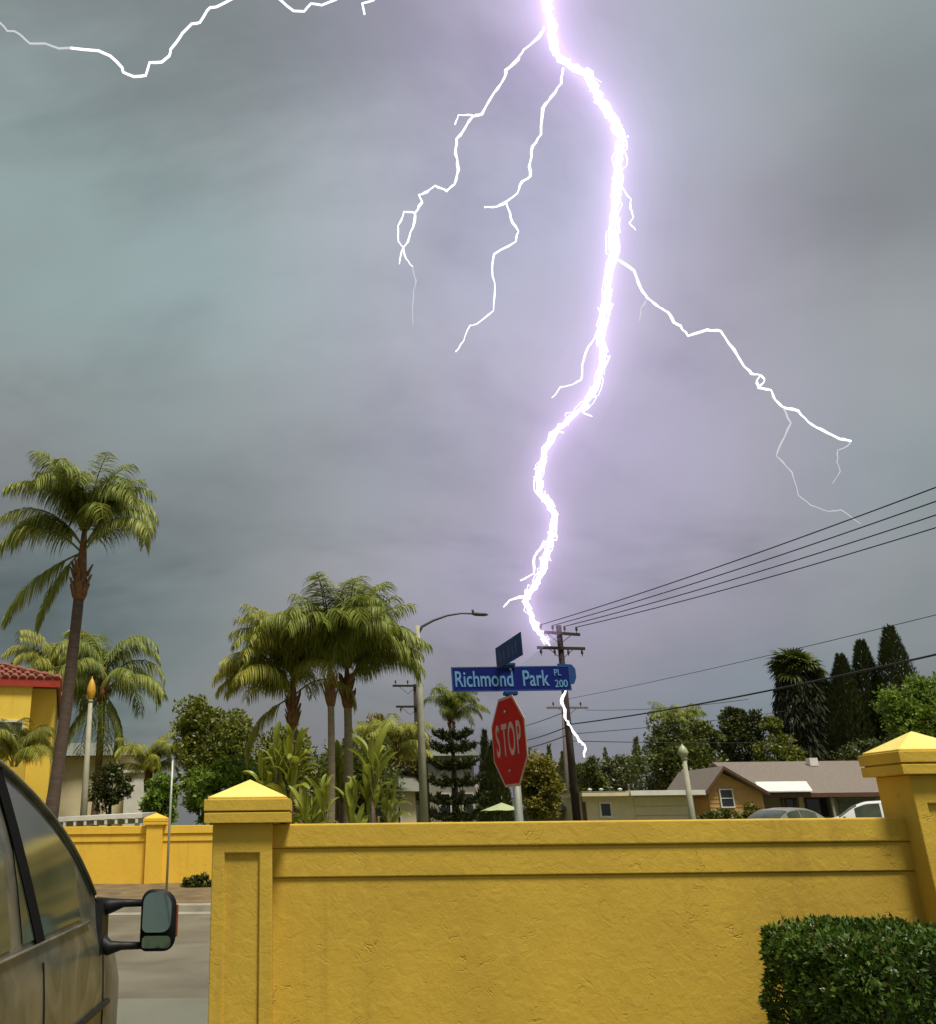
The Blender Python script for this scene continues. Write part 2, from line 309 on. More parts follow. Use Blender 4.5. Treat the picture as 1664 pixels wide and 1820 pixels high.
# ------------------------------------------------------------------ mesh helpers
class MB:
    def __init__(s): s.v = []; s.f = []; s.sm = False
    def verts(s, vs): n = len(s.v); s.v.extend([tuple(q) for q in vs]); return n
    def box(s, x0, x1, y0, y1, z0, z1):
        n = s.verts([(x0, y0, z0), (x1, y0, z0), (x1, y1, z0), (x0, y1, z0), (x0, y0, z1), (x1, y0, z1), (x1, y1, z1), (x0, y1, z1)])
        for q in ((0, 3, 2, 1), (4, 5, 6, 7), (0, 1, 5, 4), (1, 2, 6, 5), (2, 3, 7, 6), (3, 0, 4, 7)): s.f.append([n + i for i in q])
        return s
    def poly(s, pts): n = s.verts(pts); s.f.append(list(range(n, n + len(pts)))); return s
    def prism(s, pts, d):                                    # closed polygon pushed along d
        k = len(pts); n = s.verts(list(pts) + [Vector(q) + Vector(d) for q in pts])
        s.f.append([n + i for i in range(k)][::-1]); s.f.append([n + k + i for i in range(k)])
        for i in range(k): j = (i + 1) % k; s.f.append([n + i, n + j, n + k + j, n + k + i])
        return s
    def tube(s, pts, rad, seg=8, cap=True, squash=None):
        pts = [Vector(q) for q in pts]; m = len(pts)
        if not hasattr(rad, '__len__'): rad = [rad] * m
        t0 = (pts[1] - pts[0]).normalized()
        a = t0.orthogonal().normalized(); n0 = len(s.v)
        for i, q in enumerate(pts):
            t = (pts[min(i + 1, m - 1)] - pts[max(i - 1, 0)])
            t = t.normalized() if t.length > 1e-9 else t0
            a = (a - t * a.dot(t)); a = a.normalized() if a.length > 1e-6 else t.orthogonal().normalized()
            b = t.cross(a)
            for k in range(seg):
                g = 2 * math.pi * k / seg
                s.v.append(tuple(q + (a * math.cos(g) + b * math.sin(g)) * rad[i]))
        for i in range(m - 1):
            for k in range(seg):
                k2 = (k + 1) % seg
                s.f.append([n0 + i * seg + k, n0 + i * seg + k2, n0 + (i + 1) * seg + k2, n0 + (i + 1) * seg + k])
        if cap:
            s.f.append([n0 + k for k in range(seg)][::-1]); s.f.append([n0 + (m - 1) * seg + k for k in range(seg)])
        return s
    def lathe(s, prof, c=(0, 0, 0), seg=16):                 # prof: (radius, z)
        c = Vector(c); n0 = len(s.v); m = len(prof)
        for r_, z_ in prof:
            for k in range(seg):
                g = 2 * math.pi * k / seg; s.v.append((c.x + r_ * math.cos(g), c.y + r_ * math.sin(g), c.z + z_))
        for i in range(m - 1):
            for k in range(seg):
                k2 = (k + 1) % seg; s.f.append([n0 + i * seg + k, n0 + i * seg + k2, n0 + (i + 1) * seg + k2, n0 + (i + 1) * seg + k])
        s.f.append([n0 + k for k in range(seg)][::-1]); s.f.append([n0 + (m - 1) * seg + k for k in range(seg)])
        return s
    def grid(s, rows):                                       # rows of equal length
        k = len(rows[0]); n = len(s.v)
        for r_ in rows: s.v.extend([tuple(q) for q in r_])
        for i in range(len(rows) - 1):
            for j in range(k - 1):
                s.f.append([n + i * k + j, n + i * k + j + 1, n + (i + 1) * k + j + 1, n + (i + 1) * k + j])
        return s
    def leaf(s, c, d, n, ln, wd):                            # diamond leaf along d
        sd = d.cross(n); sd = sd.normalized() if sd.length > 1e-6 else d.orthogonal().normalized()
        k = len(s.v); m_ = c + d * ln * 0.45
        s.v.extend([tuple(c), tuple(m_ + sd * wd * 0.5), tuple(c + d * ln), tuple(m_ - sd * wd * 0.5)])
        s.f.append([k, k + 1, k + 2, k + 3])
    def mesh(s, name, m, smooth=False):
        me = bpy.data.meshes.new(name); me.from_pydata(s.v, [], s.f); me.materials.append(m)
        if smooth: me.polygons.foreach_set('use_smooth', [True] * len(me.polygons))
        me.update(); return me
    def build(s, name, m, parent=None, smooth=False, loc=None):
        return link(name, s.mesh(name, m, smooth), parent, loc)

def link(name, me, parent=None, loc=None, rot=None, scale=None):
    o = bpy.data.objects.new(name, me); col.objects.link(o)
    if parent: o.parent = parent
    if loc is not None: o.location = loc
    if rot is not None: o.rotation_euler = rot
    if scale is not None: o.scale = scale if hasattr(scale, '__len__') else (scale,) * 3
    return o
def tag(o, label=None, cat=None, group=None, kind=None):
    if label: o['label'] = label
    if cat: o['category'] = cat
    if group: o['group'] = group
    if kind: o['kind'] = kind
    return o
def thing(name, label, cat, loc=(0, 0, 0), group=None, rotz=0):
    o = bpy.data.objects.new(name, None); col.objects.link(o); o.location = loc; o.rotation_euler = (0, 0, rotz)
    o.empty_display_size = 0.3
    return tag(o, label, cat, group)
def copy_tree(o, parent=None):
    c = o.copy(); col.objects.link(c); c.parent = parent
    for ch in list(o.children): copy_tree(ch, c)
    return c
def bevel(o, w=0.01, seg=2):
    b = o.modifiers.new('bevel', 'BEVEL'); b.width = w; b.segments = seg; b.limit_method = 'ANGLE'; b.angle_limit = R(35)
    return o
def smoothstep(a, b, x):
    t = max(0, min(1, (x - a) / (b - a))); return t * t * (3 - 2 * t)
def gz(x, y): return 0.6 * smoothstep(24, 38, y)
def text(body, size, xs, m, parent, M4, bold=0.0, name='lettering', align='CENTER', ext=0.0015):
    cu = bpy.data.curves.new(name, 'FONT'); cu.body = body; cu.size = size; cu.align_x = align; cu.align_y = 'CENTER'
    cu.extrude = ext; cu.offset = bold
    o = bpy.data.objects.new(name, cu); col.objects.link(o)
    dg = bpy.context.evaluated_depsgraph_get(); me = bpy.data.meshes.new_from_object(o.evaluated_get(dg))
    bpy.data.objects.remove(o); bpy.data.curves.remove(cu)
    me.transform(M4 @ Matrix.Diagonal((xs, 1, 1, 1))); me.materials.clear(); me.materials.append(m)
    return link(name, me, parent)

# ------------------------------------------------------------------ ground, street
def build_ground():
    rows = []
    ys = [-60, -20, 0, 4, 8, 18, 22, 24, 26, 28, 30, 32, 34, 36, 38, 45, 60, 90, 140, 250, 600, 1500]
    xs = [-900, -300, -120, -60, -30, -15, -8, -4, 0, 4, 8, 15, 30, 60, 120, 300, 900]
    for y in ys: rows.append([(x, y, gz(x, y) - 0.02 + (0.05 * mnoise.noise(Vector((x * .1, y * .1, 0))) if y > 26 else 0)) for x in xs])
    tag(MB().grid(rows).build('ground', M['ground'], smooth=True), kind='structure')
    tag(MB().grid([[(-60, 8.2, -0.004), (60, 8.2, -0.004)], [(-60, 18.4, -0.004), (60, 18.4, -0.004)]]).build('street', M['asphalt']), kind='structure')
    tag(MB().grid([[(-9, -12, 0.0), (-0.64, -12, 0.0)], [(-9, 9.6, 0.0), (-0.64, 9.6, 0.0)]]).build('driveway', M['concrete']), kind='structure')
    o = tag(MB().box(-60, 40, 18.4, 18.62, -0.1, 0.14).build('kerb', M['kerb']), kind='structure'); bevel(o, 0.03, 3)
    tag(MB().grid([[(-60, 17.95, 0.0), (40, 17.95, 0.0)], [(-60, 18.41, 0.004), (40, 18.41, 0.004)]]).build('gutter', M['kerb']), kind='structure')
    rows = []
    for j in range(9):
        y = 18.6 + j * 0.58
        rows.append([(x * 0.8 - 50, y, 0.12 + 0.03 * j * 0.6 + 0.06 * mnoise.noise(Vector((x * .6, y * 1.3, 4)))) for x in range(100)])
    tag(MB().grid(rows).build('dirt_strip', M['dirt'], smooth=True), kind='structure')
build_ground()

# ------------------------------------------------------------------ yellow garden wall with pillars
def pillar_body(mb, x0, x1, y0, y1, z0, z1, panel=True, fr=0.083, d=0.025):
    """Square pillar whose front has a recessed panel."""
    if not panel:
        mb.box(x0, x1, y0, y1, z0, z1); return
    px0, px1, pz1 = x0 + fr, x1 - fr, z1 - 0.185
    A = [(x0, y0, z0), (px0, y0, z0), (px1, y0, z0), (x1, y0, z0), (x0, y0, pz1), (px0, y0, pz1), (px1, y0, pz1), (x1, y0, pz1),
         (x0, y0, z1), (px0, y0, z1), (px1, y0, z1), (x1, y0, z1),
         (px0, y0 + d, z0), (px1, y0 + d, z0), (px0, y0 + d, pz1), (px1, y0 + d, pz1),
         (x0, y1, z0), (x1, y1, z0), (x0, y1, z1), (x1, y1, z1)]
    n = mb.verts(A)
    for q in ((0, 1, 5, 4), (2, 3, 7, 6), (4, 5, 9, 8), (5, 6, 10, 9), (6, 7, 11, 10),
              (12, 13, 15, 14), (1, 12, 14, 5), (13, 2, 6, 15), (14, 15, 6, 5),
              (3, 17, 19, 11, 7), (17, 16, 18, 19), (16, 0, 4, 8, 18), (8, 9, 10, 11, 19, 18)):
        mb.f.append([n + i for i in q])
def pillar_cap(mb, cx, cy, w, d, z, hl, gap, hu, hp):
    """Lower slab, dark groove, upper slab and a low pyramid."""
    def slab(hw, hd, a, b): mb.box(cx - hw, cx + hw, cy - hd, cy + hd, a, b)
    slab(w / 2, d / 2, z, z + hl)
    slab(w / 2 - 0.018, d / 2 - 0.018, z + hl, z + hl + gap)
    slab(w / 2 + 0.003, d / 2 + 0.003, z + hl + gap, z + hl + gap + hu)
    zz = z + hl + gap + hu; a, b = w / 2 - 0.02, d / 2 - 0.02
    n = mb.verts([(cx - a, cy - b, zz), (cx + a, cy - b, zz), (cx + a, cy + b, zz), (cx - a, cy + b, zz),
                  (cx - a, cy - b, zz + .014), (cx + a, cy - b, zz + .014), (cx + a, cy + b, zz + .014), (cx - a, cy + b, zz + .014), (cx, cy, zz + hp)])
    for q in ((0, 1, 5, 4), (1, 2, 6, 5), (2, 3, 7, 6), (3, 0, 4, 7), (4, 5, 8), (5, 6, 8), (6, 7, 8), (7, 4, 8)): mb.f.append([n + i for i in q])

M['stucco_glare'] = stucco('glare_stucco', (0.88, 0.71, 0.21), (0.80, 0.60, 0.13), (0.60, 0.40, 0.07))
def paint_glare(o):                                            # strong light on the sloping cap faces, painted in as paler stucco
    o.data.materials.append(M['stucco_glare'])
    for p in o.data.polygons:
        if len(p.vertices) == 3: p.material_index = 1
def near_wall():
    t = thing('garden_wall', 'long ochre stucco garden wall with stepped bands and capped pillars beside hedge', 'wall', (1.8, 6.4, 0))
    def B(mb, name, par=t, bw=0.008):
        me_o = mb.build(name, M['stucco'], par); me_o.location = (-1.8, -6.4, 0)
        if par is not t: me_o.location = (0, 0, 0)
        bevel(me_o, bw, 3); return me_o
    X0, X1 = -0.265, 4.08
    # subdivided panel so the face can be very slightly uneven, as trowelled walls are
    mb = MB(); mb.box(X0 - .1, X1 + .1, 6.30, 6.52, -0.1, 1.255); B(mb, 'wall_panel')
    mb = MB(); mb.box(X0 - .1, X1 + .1, 6.285, 6.545, 1.256, 1.438); B(mb, 'lower_band')
    mb = MB(); mb.box(X0 - .1, X1 + .1, 6.268, 6.575, 1.439, 1.592); B(mb, 'top_band', bw=0.012)
    mb = MB(); pillar_body(mb, -0.655, -0.262, 6.13, 6.58, -0.1, 1.60); p = B(mb, 'pillar')
    mb = MB(); pillar_cap(mb, -0.425, 6.35, 0.565, 0.56, 1.601, 0.066, 0.010, 0.074, 0.135); paint_glare(B(mb, 'cap', p, 0.006))
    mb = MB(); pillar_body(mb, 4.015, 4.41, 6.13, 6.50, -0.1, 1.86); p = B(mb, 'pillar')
    mb = MB(); pillar_cap(mb, 4.215, 6.30, 0.545, 0.46, 1.861, 0.066, 0.010, 0.074, 0.15); paint_glare(B(mb, 'cap', p, 0.006))
    X2 = 9.0
    mb = MB(); mb.box(4.39, X2, 6.30, 6.52, -0.1, 1.255); B(mb, 'wall_panel')
    mb = MB(); mb.box(4.39, X2, 6.285, 6.545, 1.256, 1.438); B(mb, 'lower_band')
    mb = MB(); mb.box(4.39, X2, 6.268, 6.575, 1.439, 1.592); B(mb, 'top_band')
near_wall()

def far_wall():
    t = thing('garden_wall', 'distant sunny yellow stucco wall with small pillars across the street', 'wall', (-4.3, 23, 0))
    def B(mb, name, par=t, sm=False):
        o = mb.build(name, M['stucco_far'], par)
        o.location = (4.3, -23, 0) if par is t else (0, 0, 0)
        bevel(o, 0.01, 2); return o
    def seg(a, b):
        a, b = Vector(a), Vector(b); d = (b - a).normalized(); n = Vector((d.y, -d.x, 0))
        for nm, z0, z1, th in (('wall_panel', -0.1, 1.20, 0.11), ('lower_band', 1.201, 1.38, 0.135), ('top_band', 1.381, 1.565, 0.165)):
            mb = MB(); mb.prism([a - n * th + Vector((0, 0, z0)), a + n * th + Vector((0, 0, z0)), b + n * th + Vector((0, 0, z0)), b - n * th + Vector((0, 0, z0))], (0, 0, z1 - z0)); B(mb, nm)
    def pil(x, y):
        mb = MB(); mb.box(x - .20, x + .20, y - .24, y + .24, -0.1, 1.585); p = B(mb, 'pillar')
        mb = MB(); pillar_cap(mb, x, y, 0.56, 0.56, 1.586, 0.066, 0.01, 0.074, 0.13); B(mb, 'cap', p)
    pts = [(-15, 23.0, 0), (-9.4, 23.0, 0), (-3.86, 23.0, 0), (-1.2, 23.2, 0), (0.25, 31.0, 0), (2.05, 32.0, 0)]
    for a, b in zip(pts[:-1], pts[1:]): seg(a, b)
    for q in pts[1:3] + pts[4:]: pil(q[0], q[1])
far_wall()

# ------------------------------------------------------------------ vehicles
def lerp_tab(tab, x):
    if x <= tab[0][0]: return tab[0][1]
    for (a, va), (b, vb) in zip(tab[:-1], tab[1:]):
        if x <= b:
            t = (x - a) / (b - a); return va + (vb - va) * t
    return tab[-1][1]
def smooth_tab(tab, x, h): return sum(lerp_tab(tab, x + h * k / 3) for k in range(-3, 4)) / 7

class Car:
    """Lofted car: y runs from the tail (0) to the nose (L); x to its right."""
    def __init__(s, L, top, plan, belt, tumble, zlow=0.28, rc=0.16, h=0.10):
        s.L, s.top, s.plan, s.belt, s.tumble, s.zlow, s.rc, s.h = L, top, plan, belt, tumble, zlow, rc, h
    def zt(s, y): return smooth_tab(s.top, y, s.h)
    def hw(s, y): return smooth_tab(s.plan, y, s.h)
    def zb(s, y): return min(lerp_tab(s.belt, y), s.zt(y) - 0.05)
    def zs(s, y): return max(s.zb(y) + 0.004, s.zt(y) - s.rc)           # shoulder where the roof rounding starts
    def sx(s, y, z):
        W = s.hw(y); b = s.zb(y)
        if z <= b:
            q = (z - 0.72) / 0.46; x = W * (1 - 0.035 * q * q)
            if b - z < 0.04: x -= 0.012 * (1 - (b - z) / 0.04)
            return x
        q = (b - 0.72) / 0.46
        return W * (1 - 0.035 * q * q) - 0.012 - s.tumble * (z - b) - 0.10 * (z - b) ** 2
    def section(s, y):
        b, z1, zt = s.zb(y), s.zs(y), s.zt(y); pts = []
        for k in range(11): z = s.zlow + (b - s.zlow) * k / 10; pts.append((s.sx(y, z), z))
        for k in range(1, 7): z = b + (z1 - b) * k / 6; pts.append((s.sx(y, z), z))
        x1 = pts[-1][0]; hr = zt - z1
        for k in range(1, 11):
            t = k / 10; g = t * math.pi / 2
            x = x1 * (1 - (1 - math.cos(g)) ** 1.0) if False else x1 * math.cos(g) ** 0.55
            pts.append((x if k < 10 else 0.0, z1 + hr * math.sin(g) ** 0.8))
        return pts
    def body(s, n=64):
        mb = MB(); rows = []
        for i in range(n + 1):
            y = s.L * i / n; sec = s.section(y)
            rows.append([(x, y, z) for x, z in sec] + [(-x, y, z) for x, z in sec[-2::-1]])
        mb.grid(rows)
        mb.poly([(x, y, z) for x, y, z in rows[0]][::-1]); mb.poly(rows[-1])
        for f in mb.f[:-2]: f.reverse()
        return mb
    def patch(s, side, y0, y1, lo, hi, off=0.006, n=24, m=6):
        """A panel lying on the flank, between heights lo(y) and hi(y)."""
        rows = []
        for i in range(n + 1):
            y = y0 + (y1 - y0) * i / n; a, b = lo(y), hi(y)
            if b < a + 0.004: b = a + 0.004
            rows.append([(side * (s.sx(y, a + (b - a) * j / m) + off), y, a + (b - a) * j / m) for j in range(m + 1)])
        mb = MB().grid(rows)
        if side < 0:
            for f in mb.f: f.reverse()
        return mb
    def top_patch(s, y0, y1, f0, f1, off=0.006, n=14, m=10):
        """Windscreen or rear window lying on the upper surface."""
        rows = []
        for i in range(n + 1):
            y = y0 + (y1 - y0) * i / n; sec = s.section(y)[16:]
            full = [(x, z) for x, z in sec] + [(-x, z) for x, z in sec[-2::-1]]
            k = len(full) - 1; dz = (s.zt(y + .02) - s.zt(y - .02)) / .04; nv = Vector((0, -dz, 1)).normalized()
            r_ = []
            for j in range(m + 1):
                u = (f0 + (f1 - f0) * j / m) * k; a = min(int(u), k - 1); t = u - a
                x = full[a][0] + (full[a + 1][0] - full[a][0]) * t; z = full[a][1] + (full[a + 1][1] - full[a][1]) * t
                r_.append((x * 1.004, y + nv.y * off, z + nv.z * off + 0.002))
            rows.append(r_)
        mb = MB().grid(rows)
        for f in mb.f: f.reverse()
        return mb

def wheel(t, x, y, r=0.34, wd=0.22):
    s = 1 if x > 0 else -1
    def L_(prof, name, m, par):
        mb = MB(); mb.lathe(prof, seg=24)
        mb.v = [(q[2] * s, q[0], q[1]) for q in mb.v]; return mb.build(name, m, par, True)
    o = L_([(r * .62, -wd / 2), (r * .96, -wd / 2), (r, -wd / 2 + .03), (r, wd / 2 - .03), (r * .96, wd / 2), (r * .62, wd / 2)], 'tyre', M['rubber'], t)
    o.location = (x, y, r)
    L_([(r * .63, -wd / 2 + .02), (r * .63, wd / 2 - .015), (r * .5, wd / 2 - .04), (r * .16, wd / 2 - .02), (0.001, wd / 2 - .02)], 'rim', M['rim'], o)

def build_van():
    wtop = [(.35, 1.35), (.42, 1.66), (.55, 1.88), (1.0, 1.96), (2.0, 1.985), (3.0, 1.975), (3.4, 1.93), (3.75, 1.83), (4.04, 1.725), (4.27, 1.615), (4.48, 1.475), (4.64, 1.335), (4.8, 1.20), (4.97, 1.09), (5.2, .99), (5.6, .86), (5.82, .78), (5.92, .55)]
    top = [(a - .35, b) for a, b in wtop]
    plan = [(0, 0.88), (0.15, 0.98), (0.5, 1.02), (1.5, 1.03), (4.4, 1.03), (4.75, 1.02), (5.1, 0.94), (5.4, 0.80), (5.57, 0.62)]
    belt = [(0, 1.15), (4.2, 1.165), (4.75, 0.93), (5.57, 0.55)]
    c = Car(5.57, top, plan, belt, 0.17, rc=0.09)
    t = thing('parked_van', 'dusty olive grey van with tall towing mirror parked beside ochre wall', 'van', (-2.03, 0.35, 0))
    c.body(80).build('body', M['paint_van'], t, True)
    for sd in (1, -1):
        lo = lambda y: c.zb(y) + 0.035
        hi = lambda y: c.zs(y) - 0.05
        def pane(y0, y1, slant=0.0, nm='side_window'):
            return c.patch(sd, y0, y1, lo, hi).build(nm, M['glass_car'], t, True)
        pane(0.35, 1.55); pane(1.63, 3.0)
        w_ = pane(3.13, 3.96, nm='front_window')
        # black division between the sliding door window and the front window, leaning with the pillar
        mb = MB(); rows = []
        for i in range(13):
            u = i / 12; y = 3.34 - 0.27 * u; z = lo(y) - 0.03 + (hi(y) - lo(y) + 0.06) * u
            z = min(z, c.zs(y))
            rows.append([(sd * (c.sx(y + dy, z) + 0.011), y + dy, z) for dy in (-0.055, 0, 0.055)])
        mb.grid(rows)
        mb.build('window_pillar', M['rubber'], t, True)
        # window surround, drip rail and belt moulding
        rail = [Vector((sd * (c.sx(y, c.zs(y) - .004) + 0.012), y, c.zs(y) + 0.004)) for y in [0.35 + 0.1 * k for k in range(40)]]
        MB().tube(rail, 0.011, 6).build('drip_rail', M['paint_van'], t, True)
        bl = [Vector((sd * (c.sx(y, c.zb(y)) + 0.010), y, c.zb(y) + 0.012)) for y in [0.2 + 0.1 * k for k in range(40)]]
        MB().tube(bl, 0.007, 6).build('belt_moulding', M['paint_van'], t, True)
        for ys in (1.59, 3.34, 4.32):                        # door shut lines
            MB().tube([(sd * (c.sx(ys, z) + 0.0015), ys, z) for z in [0.45 + 0.06 * k for k in range(12)]], 0.004, 5).build('door_gap', M['rubber'], t, True)
        MB().tube([(sd * (c.sx(y, 0.80) + 0.008), y, 0.80) for y in [0.3 + .1 * k for k in range(42)]], 0.014, 6).build('side_moulding', M['plastic'], t, True)
        for yh in (2.80, 3.20):
            mb = MB(); mb.tube([(sd * (c.sx(yh, 0.84) + 0.006), yh - 0.09, 0.845), (sd * (c.sx(yh, .84) + 0.03), yh - 0.06, 0.845), (sd * (c.sx(yh, .84) + 0.03), yh + 0.06, 0.845), (sd * (c.sx(yh, .84) + 0.006), yh + 0.09, 0.845)], 0.013, 8)
            mb.build('door_handle', M['plastic'], t, True)
        for yw in (0.95, 4.6): wheel(t, sd * 0.90, yw, 0.35, 0.22)
        MB().box(0.52, 0.72, 5.40, 5.50, 0.60, 0.72).build('headlight', M['lamp_clear'], t) if sd > 0 else MB().box(-0.72, -0.52, 5.40, 5.50, 0.60, 0.72).build('headlight', M['lamp_clear'], t)
        MB().box(*sorted((sd * 0.74, sd * 0.93)), -0.012, 0.06, 0.75, 1.12).build('tail_light', M['lamp_red'], t)
        # towing mirror: two arms, a tall black housing, main glass and wide-angle glass
        mt = MB(); x0, x1 = 1.195, 1.365; yb = 4.30; zl, zh = 1.025, 1.30
        def rr(x0, x1, z0, z1, y, rr_=0.055, tl=0.075):
            pts = []
            for cx_, cz_, a0, r_ in ((x1 - rr_, z0 + rr_, -90, rr_), (x1 - tl, z1 - tl, 0, tl), (x0 + rr_, z1 - rr_, 90, rr_), (x0 + rr_ * .6, z0 + rr_ * .6, 180, rr_ * .6)):
                for k in range(6): g = R(a0 + 90 * k / 5); pts.append((sd * (cx_ + r_ * math.cos(g)), y, cz_ + r_ * math.sin(g)))
            return pts if sd > 0 else pts[::-1]
        a = rr(x0, x1, zl, zh, yb); b_ = rr(x0 + .006, x1 - .004, zl + .006, zh - .006, yb + .05); d_ = rr(x0 + .03, x1 - .05, zl + .035, zh - .04, yb + .12)
        n = mt.verts(a + b_ + d_); k_ = len(a)
        for q in range(2):
            for i in range(k_): j = (i + 1) % k_; mt.f.append([n + q * k_ + i, n + q * k_ + j, n + (q + 1) * k_ + j, n + (q + 1) * k_ + i])
        mt.f.append([n + i for i in range(k_)][::-1]); mt.f.append([n + 2 * k_ + i for i in range(k_)])
        mo = mt.build('mirror_housing', M['plastic'], t, True)
        g1 = rr(x0 + .012, x1 - .02, zl + .085, zh - .014, yb - .004, .045, .062); MB().prism([(a_[0], yb - .004 - (zh - a_[2]) * .10, a_[2]) for a_ in g1], (0, -0.003, 0)).build('mirror_glass', M['mirror'], mo)
        g2 = rr(x0 + .012, x1 - .02, zl + .014, zl + .068, yb - .004, .02, .02); MB().prism(g2, (0, -0.003, 0)).build('wide_angle_glass', M['mirror'], mo)
        MB().box(*sorted((sd * (x1 - .008), sd * (x1 + .003))), yb + .02, yb + .06, zl + .06, zl + .2).build('side_marker', M['lamp_amber'], mo)
        for z_, zt_ in ((1.235, 1.20), (1.045, 1.03)):
            MB().tube([(sd * 0.97, yb + .05, z_ - .02 if z_ > 1.1 else z_ + 0.03), (sd * 1.04, yb + .05, z_ - .01), (sd * 1.10, yb + .05, z_), (sd * 1.21, yb + .05, z_)], [0.05, 0.034, 0.019, 0.016], 10).build('mirror_arm', M['plastic'], mo, True)
        MB().prism([(sd * 0.955, yb - .06, 1.0), (sd * 0.955, yb + .13, 1.0), (sd * 0.955, yb + .10, 1.22), (sd * 0.955, yb - .01, 1.24)], (sd * 0.06, 0, 0)).build('mirror_foot', M['plastic'], mo)
    c.top_patch(3.2, 4.5, 0.04, 0.96).build('windscreen', M['glass_car'], t, True)
    MB().box(-0.7, 0.7, 5.5, 5.62, 0.35, 0.52).build('front_bumper', M['plastic'], t)
    MB().box(-0.85, 0.85, -0.07, 0.02, 0.35, 0.56).build('rear_bumper', M['plastic'], t)
    MB().box(-0.66, 0.66, -0.014, 0.04, 1.17, 1.5).build('rear_window', M['glass_car'], t)
build_van()

def build_car(name, label, cat, m, L, H, top, plan, belt, loc, rz, mirror=True):
    c = Car(L, top, plan, belt, 0.28, zlow=0.22, rc=0.10, h=0.12)
    t = thing(name, label, cat, loc, 'cars parked before the ranch house', rz)
    c.body(48).build('body', m, t, True)
    return c, t
def car_parts(c, t, panes, ws, rw, wheels):
    for sd in (1, -1):
        for y0, y1 in panes:
            c.patch(sd, y0, y1, lambda y: c.zb(y) + 0.03, lambda y: c.zs(y) - 0.01).build('side_window', M['glass_car'], t, True)
        for yw in wheels: wheel(t, sd * (c.hw(yw) - 0.10), yw, 0.32, 0.2)
        yy = ws[1] + 0.02
        MB().box(*sorted((sd * (c.hw(yy) - .01), sd * (c.hw(yy) + .17))), yy - .25, yy - .16, 0.98, 1.10).build('wing_mirror', M['plastic'], t)
        MB().box(*sorted((sd * (c.hw(0.02) - .3), sd * (c.hw(0.02) - .04))), -.012, .06, .72, .86).build('tail_light', M['lamp_red'], t)
        MB().box(*sorted((sd * (c.hw(c.L) - .28), sd * (c.hw(c.L) - .02))), c.L - .06, c.L + .012, .56, .68).build('headlight', M['lamp_clear'], t)
    c.top_patch(ws[0], ws[1], 0.06, 0.94).build('windscreen', M['glass_car'], t, True)
    c.top_patch(rw[0], rw[1], 0.08, 0.92).build('rear_window', M['glass_car'], t, True)

def cars():
    # silver hatchback and white crossover standing on the raised driveway of the ranch house
    p = P(1408, 1450, 38)
    top = [(0, .85), (.15, 1.0), (.5, 1.22), (.95, 1.40), (1.6, 1.47), (2.2, 1.45), (2.7, 1.33), (3.2, 1.08), (3.5, .98), (4.1, .88), (4.3, .6)]
    plan = [(0, .72), (.3, .84), (1, .88), (3.2, .88), (3.9, .82), (4.3, .62)]
    belt = [(0, .88), (1, .96), (3.2, .93), (4.3, .6)]
    c, t = build_car('parked_car', 'silver grey hatchback with sloping windscreen parked beside white crossover', 'car', M['paint_silver'], 4.3, 1.47, top, plan, belt, (p.x - 1.4, 38, 0.52), R(-62))
    car_parts(c, t, ((.75, 1.55), (1.62, 2.62)), (2.55, 3.3), (.25, .85), (.75, 3.5))
    p = P(1545, 1450, 37)
    top = [(0, .95), (.08, 1.1), (.35, 1.52), (.7, 1.66), (1.6, 1.70), (2.3, 1.67), (2.75, 1.5), (3.25, 1.14), (3.5, 1.06), (4.2, .96), (4.4, .66)]
    belt = [(0, 1.0), (1, 1.05), (3.2, 1.03), (4.4, .62)]
    plan = [(0, .76), (.3, .88), (1, .91), (3.3, .91), (4.0, .85), (4.4, .66)]
    c, t = build_car('parked_car', 'white crossover with dark windows parked beside ochre wall pillar and ranch house', 'car', M['paint_white'], 4.4, 1.7, top, plan, belt, (p.x + 2.1, 36.2, 0.50), R(62))
    car_parts(c, t, ((.42, .95), (1.02, 1.75), (1.83, 2.72)), (2.62, 3.3), (.12, .5), (.8, 3.55))
cars()

